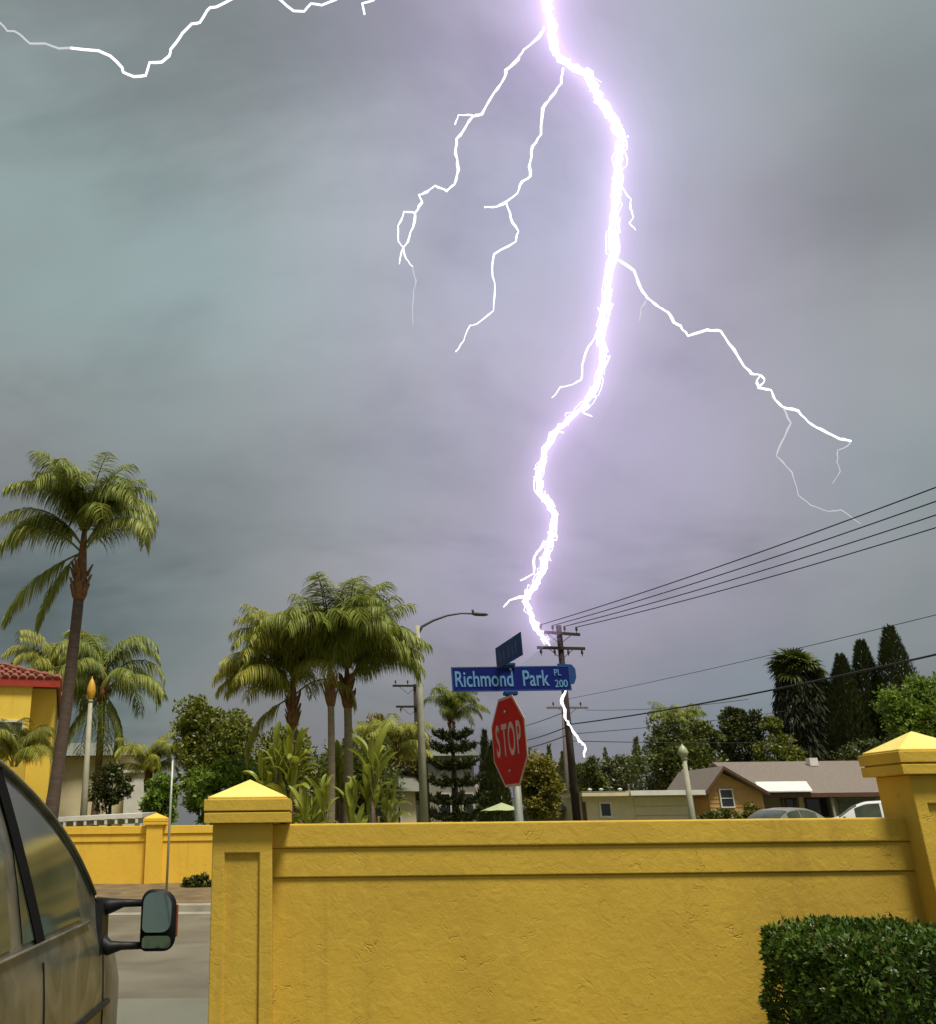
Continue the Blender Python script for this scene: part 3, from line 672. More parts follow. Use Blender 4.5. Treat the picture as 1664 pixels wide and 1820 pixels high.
# ------------------------------------------------------------------ stop sign with street names
def stop_sign():
    Y = 7.9; b = P(926, 1452, Y); topp = P(903, 1186, Y)
    bx = b.x - 0.02
    t = thing('stop_sign', 'red STOP sign on steel post with blue street name blades', 'sign', (bx, Y, 0))
    def up(name, mb, m, par=t, sm=False): return mb.build(name, m, par, sm)
    lx = topp.x - bx                                       # the post leans a touch
    def cx(z): return lx * z / 2.9
    up('post', MB().tube([(cx(0), 0.03, -0.1), (cx(1.2), 0.03, 1.2), (cx(2.66), 0.03, 2.66)], 0.035, 12), M['steel'], sm=True)
    # octagonal plate, turned strongly away; its right edge is nearer the camera
    zc = P(906, 1317, Y).z - 0.005
    ang = R(-80)
    Mp = Matrix.Translation((cx(zc) - 0.055, -0.045, zc)) @ Matrix.Rotation(ang, 4, 'Z') @ Matrix.Rotation(R(90), 4, 'X')
    def octo(r, z): return [Mp @ Vector((r * math.cos(R(22.5 + 45 * k)), r * math.sin(R(22.5 + 45 * k)), z)) for k in range(8)]
    nrm = (Mp.to_3x3() @ Vector((0, 0, 1))).normalized()
    pl = MB().prism(octo(0.412, -0.002), nrm * 0.003).build('sign_border', M['sign_white'], t)
    fc = MB().prism(octo(0.386, 0.0022), nrm * 0.002).build('sign_face', M['sign_red'], pl)
    MB().prism(octo(0.410, -0.0045), nrm * 0.002).build('sign_back', M['steel'], pl)
    for ch, xo in (('S', -0.232), ('T', -0.075), ('O', 0.082), ('P', 0.238)):
        text(ch, 0.385, 0.52, M['sign_white'], pl, Mp @ Matrix.Translation((xo, 0.0, 0.0055)), 0.006, 'letter')
    for dz in (-0.25, 0.25):
        up('bolt', MB().lathe([(0.012, 0), (0.012, 0.012), (0.006, 0.018)], seg=8), M['steel']).matrix_local = Mp @ Matrix.Translation((0, dz, 0.004))
    # street name blade facing the camera
    l, r_ = P(803, 1208, Y), P(1014, 1205, Y); w_ = (r_ - l).length; hz = 0.222
    cen = (l + r_) / 2 - Vector((bx, Y, 0)); tilt = math.atan2(r_.z - l.z, r_.x - l.x)
    Mb = Matrix.Translation(cen) @ Matrix.Rotation(-tilt, 4, 'Y') @ Matrix.Rotation(R(90), 4, 'X')
    mb = MB(); mb.box(-w_ / 2, w_ / 2, -hz / 2, hz / 2, -0.002, 0.002); mb.v = [tuple(Mb @ Vector(q)) for q in mb.v]
    bl = up('street_name_blade', mb, M['sign_blue'])
    mb = MB()
    for a in ((-w_ / 2, w_ / 2, -hz / 2, -hz / 2 + .012), (-w_ / 2, w_ / 2, hz / 2 - .012, hz / 2), (-w_ / 2, -w_ / 2 + .012, -hz / 2 + .012, hz / 2 - .012), (w_ / 2 - .012, w_ / 2, -hz / 2 + .012, hz / 2 - .012)):
        mb.box(a[0], a[1], a[2], a[3], 0.0025, 0.004)
    mb.v = [tuple(Mb @ Vector(q)) for q in mb.v]; mb.build('blade_edge', M['sign_teal'], bl)
    text('Richmond', 0.198, 0.66, M['sign_letter'], bl, Mb @ Matrix.Translation((-w_ / 2 + 0.022, -0.005, 0.005)), 0.0025, align='LEFT')
    text('Park', 0.198, 0.66, M['sign_letter'], bl, Mb @ Matrix.Translation((0.098, -0.005, 0.005)), 0.0025, align='LEFT')
    text('PL', 0.082, 0.8, M['sign_letter'], bl, Mb @ Matrix.Translation((0.42, 0.048, 0.005)), 0.001, align='CENTER')
    text('200', 0.092, 0.85, M['sign_letter'], bl, Mb @ Matrix.Translation((0.445, -0.052, 0.005)), 0.001, align='CENTER')
    # rounded end of a second blade behind it, just showing at the right
    e_ = P(1010, 1200, Y + .1) - Vector((bx, Y, 0))
    up('blade_end', MB().prism([(e_.x - .1, .06, e_.z - .1), (e_.x + .035, .06, e_.z - .085), (e_.x + .06, .06, e_.z - .03), (e_.x + .06, .06, e_.z + .05), (e_.x + .03, .06, e_.z + .09), (e_.x - .1, .06, e_.z + .1)], (0, .004, 0)), M['sign_teal'])
    # cross street blade on top, seen almost edge on
    l2, r2 = P(882, 1168, Y + 0.13), P(928, 1147, Y - 0.62); c2 = (l2 + r2) / 2 - Vector((bx, Y, 0)); d2 = (r2 - l2); L2 = 0.78
    a2 = math.atan2(d2.y, d2.x)
    M2 = Matrix.Translation((c2.x, c2.y, c2.z)) @ Matrix.Rotation(a2, 4, 'Z') @ Matrix.Rotation(R(90), 4, 'X')
    hw2 = Vector((d2.x, d2.y)).length / 2
    mb = MB(); mb.box(-hw2, hw2, -0.098, 0.098, -0.002, 0.002); mb.v = [tuple(M2 @ Vector(q)) for q in mb.v]
    b2 = up('cross_street_blade', mb, M['sign_dark'])
    # brackets
    z1 = cen.z
    for z0_, z2_ in ((z1 - .145, z1 - .113), (z1 + .113, z1 + .14)):
        bevel(up('bracket', MB().box(cx(z1) - .055, cx(z1) + .065, -0.03, 0.05, z0_, z2_), M['sign_dark']), 0.006)
    up('bracket_bolt', MB().lathe([(0.009, 0), (0.009, 0.012)], seg=8), M['steel']).matrix_local = Mb @ Matrix.Translation((0.0, 0.085, 0.003))
    text('LL', 0.12, 0.7, M['sign_letter_dim'], b2, M2 @ Matrix.Translation((0.0, 0.0, 0.0035)), 0.001) if False else None
    for k, (a, b_) in enumerate(((-.20, -.19), (-.11, -.095), (.0, .012), (.09, .10), (.17, .182))):
        mb = MB(); mb.box(a * hw2 / .3, b_ * hw2 / .3, -.05, .05 - .02 * (k % 2), 0.0025, 0.0035); mb.v = [tuple(M2 @ Vector(q)) for q in mb.v]
        mb.build('lettering', M['sign_letter_dim'], b2)
stop_sign()

# ------------------------------------------------------------------ clipped hedge
def rnd_dir():
    while True:
        v = Vector((random.uniform(-1, 1), random.uniform(-1, 1), random.uniform(-1, 1)))
        if 0.05 < v.length < 1: return v.normalized()
def hedge(name, label, x0, x1, y0, y1, z1, nleaf, ls, rr=0.14, z0=0.0, m='lf_hedge'):
    t = thing(name, label, 'hedge', ((x0 + x1) / 2, (y0 + y1) / 2, z0))
    ox, oy = (x0 + x1) / 2, (y0 + y1) / 2
    hx, hy, hz = (x1 - x0) / 2, (y1 - y0) / 2, (z1 - z0)
    mb = MB(); mb.box(-hx + .09, hx - .09, -hy + .09, hy - .09, 0, hz - .1)
    core = mb.build('branches', M['hedge_core'], t); bevel(core, 0.1, 2)
    mb = MB()
    for _ in range(60):
        a = Vector((random.uniform(-hx + .1, hx - .1), random.uniform(-hy + .05, -hy + .3), 0)); b = a + Vector((random.uniform(-.25, .25), random.uniform(-.12, .02), random.uniform(.4, hz - .05)))
        b.y = max(b.y, -hy + .02); mb.tube([a, (a + b) / 2 + Vector((random.uniform(-.05, .05), 0, 0)), b], [.012, .008, .003], 4)
    mb.build('twig', M['bark'], t, True)
    mb = MB(); cnt = 0
    while cnt < nleaf:
        f = random.random()
        q = Vector((random.uniform(-hx, hx), random.uniform(-hy, hy), random.uniform(0.02, hz)))
        # push to the shell of the rounded box
        if f < 0.42: q.z = hz; n = Vector((0, 0, 1))
        elif f < 0.76: q.y = -hy; n = Vector((0, -1, 0))
        elif f < 0.95: q.x = -hx; n = Vector((-1, 0, 0))
        else: q.y = hy; n = Vector((0, 1, 0))
        inner = Vector((max(-hx + rr, min(hx - rr, q.x)), max(-hy + rr, min(hy - rr, q.y)), min(hz - rr, q.z)))
        d = q - inner
        if d.length > 1e-6:
            n = d.normalized(); q = inner + n * rr
        bumpy = 0.085 * mnoise.noise(q * 3.6 + Vector((ox, 0, 0))) + 0.04 * mnoise.noise(q * 13)
        # thinner towards the foot of the front where the bare twigs show
        if n.y < -.5 and q.z < hz * 0.62 and random.random() < 0.55 * (1 - q.z / (hz * .62)) + .12 + .5 * max(0, mnoise.noise(q * 6)): continue
        q = q + n * (bumpy - abs(random.gauss(0, 0.028)))
        dd = (n * 0.7 + rnd_dir() * 0.9 + Vector((0, 0, 0.25))).normalized()
        mb.leaf(q, dd, (n + rnd_dir() * 0.7).normalized(), ls * random.uniform(.6, 1.25), ls * random.uniform(.35, .6)); cnt += 1
    dry = MB()
    for _ in range(int(nleaf * .02)):
        q = Vector((random.uniform(-hx, hx), -hy + .03 + random.uniform(-.03, .03), random.uniform(.05, hz))) if random.random() < .6 else Vector((random.uniform(-hx, hx), random.uniform(-hy, hy), hz + random.uniform(-.04, .02)))
        dry.leaf(q, rnd_dir(), rnd_dir(), ls * random.uniform(.5, 1), ls * .4)
    dry.build('dry_leaves', M['dry_leaf'], t)['kind'] = 'stuff'
    for _ in range(150):                                      # stray shoots above the clipped top
        q = Vector((random.uniform(-hx + .05, hx), random.uniform(-hy, hy), hz - .03))
        for k in range(5): mb.leaf(q + Vector((0, 0, .014 * k)), (rnd_dir() + Vector((0, 0, 1.1))).normalized(), rnd_dir(), ls * .9, ls * .4)
    mb.build('foliage', M[m], t)
hedge('clipped_hedge', 'dark green clipped hedge growing against the near ochre wall', 2.74, 5.3, 5.0, 6.05, 0.975, 42000, 0.042)

# ------------------------------------------------------------------ poles, lamps and wires
def power_pole(name, label, Y, pts, m, arms, rad=(0.17, 0.12), group='wooden utility poles', zb=0.0):
    """pts: photo pixels of foot and top; arms: (x0, x1, y, n insulators)."""
    a, b = P(*pts[0], Y), P(*pts[1], Y)
    k = (zb - 0.3 - a.z) / (b.z - a.z); foot = a + (b - a) * k
    t = thing(name, label, 'utility pole', (foot.x, Y, zb), group)
    O = Vector((foot.x, Y, zb))
    MB().tube([foot - O, (foot + b) / 2 - O, b - O], [rad[0], (rad[0] + rad[1]) / 2, rad[1]], 12).build('pole', m, t, True)
    ends = []
    for (x0, y0, x1, y1, ni, dy) in arms:
        p0, p1 = P(x0, y0, Y - 0.17) - O, P(x1, y1, Y - 0.17) - O; p1.y = p0.y = -0.17 
        d = (p1 - p0).normalized(); u = Vector((0, 0, 1)); f = Vector((0, 0.10, 0))
        ar = MB().prism([p0 - u * .07 - f * .5, p1 - u * .07 - f * .5, p1 + u * .07 - f * .5, p0 + u * .07 - f * .5], f).build('crossarm', m, t)
        for i in range(ni):
            q = p0 + (p1 - p0) * ((i + .25) / (ni - .5)) + u * (.072 if dy > 0 else -.40)
            MB().lathe([(.02, 0), (.02, .1), (.055, .13), (.07, .2), (.05, .24), (.06, .28), (.03, .33)], q, 10).build('insulator', M['ceramic'], ar, True)
            ends.append(q + O + u * .3)
        mid = (p0 + p1) / 2
        for s in (-1, 1): MB().tube([mid + d * s * .6 - u * .06, mid - u * .55 + Vector((0, .05, 0))], .018, 5).build('brace', M['steel_dark'], ar)
    return t, ends

main_pole, ENDS = power_pole('utility_pole', 'tall dark timber utility pole with two crossarms and insulators behind street sign', 44,
    ((1025, 1450), (993, 1112)), M['pole_wood'], ((957, 1123, 1031, 1128, 4, 1), (955, 1151, 1040, 1153, 4, -1)), (0.20, 0.135), zb=0.6)
power_pole('utility_pole', 'pale weathered utility pole with one long crossarm standing beyond dark pole', 62,
    ((1010, 1450), (1000, 1236)), M['pole_pale'], ((972, 1258, 1045, 1258, 2, 1),), (0.16, 0.11), zb=0.6)
power_pole('utility_pole', 'slim utility pole with two crossarms standing behind street light', 62,
    ((745, 1450), (737, 1216)), M['pole_wood'], ((698, 1219, 752, 1219, 3, 1), (704, 1256, 754, 1256, 2, -1)), (0.14, 0.10), zb=0.6)

def wire(a, b, sag, rad, label, group, n=24):
    pts = []
    for i in range(n + 1):
        u = i / n; q = a.lerp(b, u); q.z -= sag * 4 * u * (1 - u); pts.append(q)
    o = MB().tube([q - a for q in pts], rad, 5).build('power_line', M['wire'], None, True, a)
    return tag(o, label, 'wire', group)
def thru(x, y, z):                                            # where the ray through a pixel reaches height z
    d = ray(x, y); k = (z - EYE) / d.z; return cC + d * k
# next pole of the line stands outside the picture, to the right
RIGHT = []
for k, (yy, zz) in enumerate(((868, 10.75), (894, 10.72), (920, 10.68), (944, 10.64))):
    q = thru(1664, yy, zz); e0 = ENDS[[0, 1, 2, 3][k]]
    far = e0 + (q - e0) * 1.22; far.z = 10.9 
    RIGHT.append(far)
    wire(e0, far, 0.22, 0.022, 'thin dark power line running from upper crossarm of tall dark pole over ranch house', 'upper power lines')
np_ = sum(RIGHT, Vector()) / 4
t2 = copy_tree(main_pole); t2.location = (np_.x + 0.2, np_.y, 0.3)
t2['label'] = 'timber utility pole with two crossarms carrying the near end of the upper power lines'
def low(px0, Y0, px1, zlow, sag, rad, lab, ext=1.25):
    a = P(*px0, Y0); q = thru(*px1, zlow) if not isinstance(zlow, tuple) else P(*px1, zlow[0])
    wire(a, a + (q - a) * ext, sag, rad, lab, 'lower cables')
low((1009, 1288), 43.9, (1664, 1152), (23.0,), 0.25, 0.03, 'thick black communication cable rising from tall dark pole past the fan palm')
low((1012, 1305), 43.9, (1432, 1258), (69.0,), 0.15, 0.018, 'thin cable from tall dark pole reaching toward the fan palm crown', 1.0)
low((1013, 1317), 43.9, (1440, 1318), (69.0,), 0.1, 0.02, 'nearly level dark cable crossing before the big dark trees', 1.0)
low((1001, 1244), 62, (1664, 1086), (30.0,), 0.2, 0.014, 'faint upper wire crossing the sky above the fan palm')
low((1041, 1262), 62, (1330, 1243), (50.0,), 0.2, 0.016, 'thin wire leaving the crossarm of pale weathered pole', 1.0)
low((1008, 1292), 43.9, (930, 1316), (70.0,), 0.1, 0.03, 'cable running from tall dark pole behind the STOP sign', 1.2)
low((1010, 1306), 43.9, (930, 1330), (70.0,), 0.1, 0.03, 'second lower cable running from tall dark pole behind the STOP sign', 1.2)
low((1005, 1265), 62, (930, 1290), (85.0,), 0.1, 0.03, 'cable running from pale weathered pole behind the STOP sign', 1.2)

def street_light():
    Y = 32; a, b = P(754, 1452, Y), P(742, 1112, Y)
    O = Vector((a.x + 0.02, Y, 0.25)); t = thing('street_light', 'tall concrete street light with curved arm and flat head', 'street light', O)
    foot = a + (b - a) * ((0.1 - a.z) / (b.z - a.z))
    mid = a + (b - a) * 0.55
    MB().tube([foot - O, mid - O, b - O], [.155, .125, .085], 14).build('pole', M['concrete_pole'], t, True)
    pts = [P(x, y, Y) - O for x, y in ((743, 1128), (750, 1114), (770, 1103), (795, 1094), (820, 1090), (848, 1091))]
    MB().tube(pts, [.05, .05, .045, .04, .035, .035], 8).build('arm', M['steel_dark'], t, True)
    h0, h1 = P(838, 1091, Y) - O, P(868, 1094, Y) - O
    mb = MB(); d = h1 - h0
    mb.tube([h0, h0 + d * .25, h0 + d * .8, h1], [.04, .11, .10, .03], 10); mb.v = [(x, y * 1.2, h0.z + (z - h0.z) * .62) for x, y, z in mb.v]
    hd = mb.build('lamp_head', M['steel_dark'], t, True)
    MB().tube([h0 + d * .1 + Vector((0, 0, .03)), h0 + d * .1 + Vector((0, 0, .17))], [.04, .05], 8).build('photocell', M['steel_dark'], hd, True)
street_light()

def lantern(label, Y, foot, neck, top, m, r, zb):
    a, b, c = P(*foot, Y), P(*neck, Y), P(*top, Y); O = Vector((a.x, Y, zb)); 
    t = thing('street_lamp', label, 'street lamp', O)
    f = a + (b - a) * ((zb - .1 - a.z) / (b.z - a.z))
    MB().tube([f - O, (f + b) / 2 - O, b - O], [.14, .10, .07], 12).build('pole', M['concrete_pole'], t, True)
    h = (c - b).length; q = b - O
    MB().lathe([(r * .35, 0), (r * .55, h * .06), (r * .95, h * .30), (r, h * .42), (r * .82, h * .62), (r * .45, h * .82), (r * .12, h * .92), (r * .05, h)], q, 16).build('lantern', m, t, True)
    MB().lathe([(r * .5, -.06), (r * .6, 0), (r * .5, .04)], q, 14).build('collar', M['concrete_pole'], t, True)
lantern('concrete street lamp with pale green acorn lantern before flat cream house', 30, (1230, 1449), (1216, 1348), (1212, 1322), M['lantern_pale'], .16, 0.3)
lantern('street lamp with amber acorn lantern rising among palms', 30, (149, 1440), (161, 1246), (161, 1202), M['lantern_yellow'], .15, 0.3)

def thin_post():
    Y = 21.3; a, b = P(295, 1600, Y), P(307, 1352, Y); O = Vector((a.x, Y, 0.15))
    t = thing('thin_post', 'thin rusty signpost standing before the distant yellow wall', 'post', O)
    MB().tube([a - O - Vector((0, 0, .1)), (a + b) / 2 - O, b - O], .028, 8).build('post', M['steel'], t, True)
    q = b - O; MB().prism([q + Vector((-.03, -.005, -.45)), q + Vector((.05, -.005, -.40)), q + Vector((.04, -.005, .02)), q + Vector((-.02, -.005, .1))], (0, .01, 0)).build('sign_plate', M['steel'], t)
thin_post()

# ------------------------------------------------------------------ buildings
def quadbox(mb, x0, x1, y0, y1, z0, z1): mb.box(x0, x1, y0, y1, z0, z1)
def window(par, x0, x1, y, z0, z1, frame='white_paint', bars=1, fw=0.07):
    w_ = MB(); 
    for a in ((x0, x1, z0, z0 + fw), (x0, x1, z1 - fw, z1), (x0, x0 + fw, z0 + fw, z1 - fw), (x1 - fw, x1, z0 + fw, z1 - fw)): w_.box(a[0], a[1], y - .04, y + .03, a[2], a[3])
    o = w_.build('window', M[frame], par)
    n = bars + 1; h = (z1 - z0 - 2 * fw) / n
    for i in range(n):
        MB().box(x0 + fw, x1 - fw, y - .012, y + .01, z0 + fw + h * i + .012, z0 + fw + h * (i + 1) - .012).build('pane', M['glass_dark'], o)
    for i in range(1, n): MB().box(x0 + fw, x1 - fw, y - .035, y + .025, z0 + fw + h * i - .02, z0 + fw + h * i + .02).build('glazing_bar', M[frame], o)
    return o

def yellow_house():
    Y = 29.5; c = P(103, 1222, Y); O = Vector((c.x, Y, 0.3)); ez = c.z - 0.3
    t = thing('yellow_house', 'two storey yellow stucco house with red tiled hip roof behind tall palm', 'house', O, None, R(15))
    x1 = P(98, 1250, Y).x - O.x; xm = P(58, 1250, Y).x - O.x
    MB().box(-9, xm, -0.35, 9, -.3, ez).build('wall', M['house_yellow'], t)
    MB().box(xm - .05, x1, 0.25, 8.5, -.3, ez - .02).build('wall', M['house_yellow'], t)
    # window on the front
    a, b = P(-30, 1283, Y - .35), P(36, 1333, Y - .35)
    window(t, a.x - O.x, b.x - O.x, -0.37, b.z - .3, a.z - .3, 'white_paint', 1, .06)
    # fascia and hip roof
    ev = 0.14; X0, X1, Y0, Y1 = -9.5, x1 + .12, -0.35 - ev, 9.5
    for nm, a in (('fascia', (X0, X1, Y0, Y0 + .06)), ('fascia', (X1 - .06, X1, Y0 + .06, Y1))):
        MB().box(a[0], a[1], a[2], a[3], ez - .06, ez + .22).build(nm, M['red_trim'], t)
    MB().box(X0, X1 - .07, Y0 + .07, Y1, ez - .02, ez + .02).build('soffit', M['brown_trim'], t)
    rise, run = 1.75, 5.0
    zr = ez + .2
    mb = MB(); n = mb.verts([(X0, Y0, zr), (X1, Y0, zr), (X1, Y1, zr), (X0, Y1, zr), (X0 + .2, Y0 + run, zr + rise), (X1 - run, Y0 + run, zr + rise)])
    for q in ((0, 1, 5, 4), (1, 2, 5), (2, 3, 4, 5), (3, 0, 4)): mb.f.append([n + i for i in q])
    rf = mb.build('roof', M['roof_tile'], t)
    # barrel tiles, row by row on the front slope and the side slope
    sl = math.atan2(rise, run); ln = 0.48
    prof = [(math.cos(g) * .115, math.sin(g) * .075) for g in [math.pi * k / 5 for k in range(6)]]
    tm = MB(); r0 = [(x, 0, z + .012) for x, z in prof]; r1 = [(x * .82, ln * 1.12, z * .82 - .004) for x, z in prof]
    tm.grid([r0, r1]); tm.poly(r0[::-1]); me = tm.mesh('roof_tile', M['roof_tile'], False)
    pit = 0.27; cnt = 0
    for row in range(8):
        s0 = row * ln * math.cos(sl); z0_ = zr + row * ln * math.sin(sl)
        k = 0; x = X1 - .12 - s0
        while x > X1 - 6.6:
            link('roof_tile', me, rf, (x, Y0 + s0 - .03, z0_ + .012), (sl, random.uniform(-.03, .03), random.uniform(-.02, .02)), (1, 1, random.uniform(.92, 1.1))); x -= pit
        y = Y0 + .15 + s0
        while y < Y0 + 3.2:
            link('roof_tile', me, rf, (X1 + .03 - s0, y, z0_ + .012), (sl, 0, R(90)), (1, 1, random.uniform(.92, 1.1))); y += pit
yellow_house()

def cream_house_left():
    Y = 42; O = Vector((P(180, 1440, Y).x, Y, .5)); t = thing('cream_house', 'cream single storey house with grey roof and white portico among palms', 'house', O)
    def pz(x, y, YY=Y): q = P(x, y, YY) - O; return q
    a, b = pz(105, 1345), pz(232, 1445)
    MB().box(a.x, b.x, 0, 7, -.5, a.z).build('wall', M['cream'], t)
    e = a.z
    mb = MB(); n = mb.verts([(a.x - .4, -.5, e), (b.x + .3, -.5, e), (b.x + .3, 7.4, e), (a.x - .4, 7.4, e), (a.x - .4, 3.4, e + .9), (b.x - 1.2, 3.4, e + .9)])
    for q in ((0, 1, 5, 4), (1, 2, 5), (2, 3, 4, 5), (3, 0, 4)): mb.f.append([n + i for i in q])
    mb.build('roof', M['shingle_grey'], t)
    window(t, a.x + .6, a.x + 1.3, -.02, .3, 1.4, 'brown_trim')
    c0, c1 = pz(232, 1376), pz(262, 1445)
    MB().box(c0.x, c1.x, -1.2, -.2, -.5, c0.z).build('portico', M['white_paint'], t)
    MB().box(c0.x - .1, c1.x + .12, -1.32, -.1, c0.z, c0.z + .12).build('cornice', M['white_paint'], t)
    MB().box(c0.x + .12, c0.x + .4, -1.225, -1.19, c0.z - .75, c0.z - .55).build('vent', M['dark_wood'], t)
    # patio cover just showing over the distant wall
    Y2 = 25.0; O2 = Vector((P(190, 1455, Y2).x, Y2, 0.1)); t = thing('patio_cover', 'low white patio cover with rafter tails behind the distant yellow wall', 'pergola', O2)
    l, r_ = P(70, 1458, Y2) - O2, P(253, 1449, Y2) - O2
    MB().prism([(l.x, -.05, l.z - .06), (r_.x, -.05, r_.z - .06), (r_.x, -.05, r_.z + .05), (l.x, -.05, l.z + .05)], (0, 2.4, .06)).build('roof_slab', M['white_paint'], t)
    for i in range(10):
        u = (i + .5) / 10; q = l.lerp(r_, u); MB().box(q.x - .035, q.x + .035, -.04, 2.2, q.z - .19, q.z - .062).build('rafter', M['white_paint'], t)
    for x in (l.x + .2, (l.x + r_.x) / 2, r_.x - .15): MB().box(x - .06, x + .06, .06, .18, -.15, min(l.z, r_.z) - .1).build('post', M['white_paint'], t)
cream_house_left()

def ranch_house():
    Y = 45; O = Vector((P(1350, 1450, Y).x, Y, .62)); t = thing('ranch_house', 'long peach ranch house with brown shingle roof and pale awning', 'house', O)
    def q_(x, y, YY=Y): return P(x, y, YY) - O
    gl_, gr = q_(1257, 1395), q_(1352, 1395); ev = q_(1400, 1408).z
    yf = 0.0; depth = 8
    xr = q_(1760, 1400).x
    # gabled wing with lap siding
    ex = gr.x
    MB().box(gl_.x + .05, ex - .03, .05, depth, -.6, ev).build('wall', M['peach'], t)
    me = MB().prism([(0, 0, 0), (0, -.035, .0), (0, -.008, .2), (0, .02, .2)], (ex - gl_.x, 0, 0)).mesh('siding_board', M['peach'])
    wx0, wx1, wz0, wz1 = q_(1282, 1436).x, q_(1307, 1436).x, q_(1290, 1436).z, q_(1290, 1402).z
    k = 0; z = -.1
    while z < ev - .05: link('siding_board', me, t, (gl_.x, .035, z)); z += .195
    window(t, wx0, wx1, -.02, wz0, wz1, 'white_paint', 1, .06)
    ap = q_(1284, 1362); ax = (gl_.x + ex) / 2 - .55
    gz_ = ap.z - .12
    MB().prism([(gl_.x + .02, .05, ev), (ex - .02, .05, ev), (ax, .05, gz_ - .15)], (0, .1, 0)).build('gable', M['peach'], t)
    mb = MB()
    for (xa, xb) in ((gl_.x - .35, ax), (ex + .12, ax)):
        s = 1 if xa > ax else -1; za = ev - .12
        mb.prism([(xa, -.45, za), (xb, -.45, gz_), (xb, -.45, gz_ + .12), (xa, -.45, za + .12)], (0, 5.5, 0))
    mb.build('roof', M['shingle'], t)
    MB().prism([(gl_.x - .37, -.48, ev - .16), (ax, -.48, gz_ - .04), (ax, -.48, gz_ + .09), (gl_.x - .37, -.48, ev - .0)], (0, .03, 0)).build('barge_board', M['brown_trim'], t)
    MB().prism([(ex + .14, -.48, ev - .16), (ax, -.48, gz_ - .04), (ax, -.48, gz_ + .09), (ex + .14, -.48, ev - .0)], (0, .03, 0)).build('barge_board', M['brown_trim'], t)
    # main range, set back, with its long low roof
    yb = 1.4
    MB().box(ex - .02, xr, yb + .9, depth, -.6, ev - .1).build('wall', M['grey_siding'], t)
    rz = q_(1530, 1352, Y + 5.2).z; e0 = q_(1380, 1409, Y + .4)
    mb = MB(); xe = ex + .1
    mb.prism([(xe, yb - 1.0, ev - .06), (xe, 5.2, rz), (xe, 10, ev), (xe, 10, ev - .14), (xe, 5.2, rz - .14), (xe, yb - 1.0, ev - .2)], (xr - xe + .5, 0, 0))
    mb.build('roof', M['shingle'], t)
    MB().box(xe, xr + .5, yb - 1.05, yb - 1.0, ev - .24, ev - .04).build('fascia', M['brown_trim'], t)
    # pale awning panel lying on the front of the roof
    a0, a1 = q_(1352, 1402, Y + .1), q_(1446, 1402, Y + .1)
    sl = (rz - ev + .06) / (5.2 - (yb - 1.0))
    MB().prism([(a0.x, .2, ev - .02 + .03), (a1.x, .2, ev + .01), (a1.x + .5, 1.55, ev + .01 + sl * 1.3), (a0.x + .5, 1.55, ev + .01 + sl * 1.3)], (0, 0, .06)).build('awning', M['white_paint'], t)
    # porch: dark recess, posts, door and windows
    for x in (1392, 1418, 1480): qx = q_(x, 1430, Y + .6).x; MB().box(qx - .06, qx + .06, .55, .67, -.6, ev - .15).build('porch_post', M['grey_siding'] if x == 1480 else M['dark_wood'], t)
    for x0, x1 in ((1396, 1412), (1432, 1470)): window(t, q_(x0, 1430, Y + 2.3).x, q_(x1, 1430, Y + 2.3).x, yb + .88, .5, 1.9, 'dark_wood', 0, .05)
    MB().box(q_(1414, 1430, Y + 2.3).x, q_(1428, 1430, Y + 2.3).x, yb + .84, yb + .89, 0, 2.0).build('door', M['cream'], t)
    MB().box(q_(1485, 1430, Y + 1.5).x, xr, yb + .2, yb + .85, -.6, ev - .25).build('garage_front', M['grey_siding'], t)
    gx0, gx1 = q_(1492, 1430, Y + 1.5).x, q_(1560, 1430, Y + 1.5).x
    for i in range(6): MB().box(gx0, gx1, yb + .15, yb + .19, .1 + i * .31, .1 + i * .31 + .29).build('garage_door_slat', M['shingle_grey'], t)
    vq = q_(1443, 1352, Y + 4.5); MB().box(vq.x - .22, vq.x + .22, 4.3, 4.7, rz - .3, rz + .12).build('chimney', M['white_paint'], t)
ranch_house()

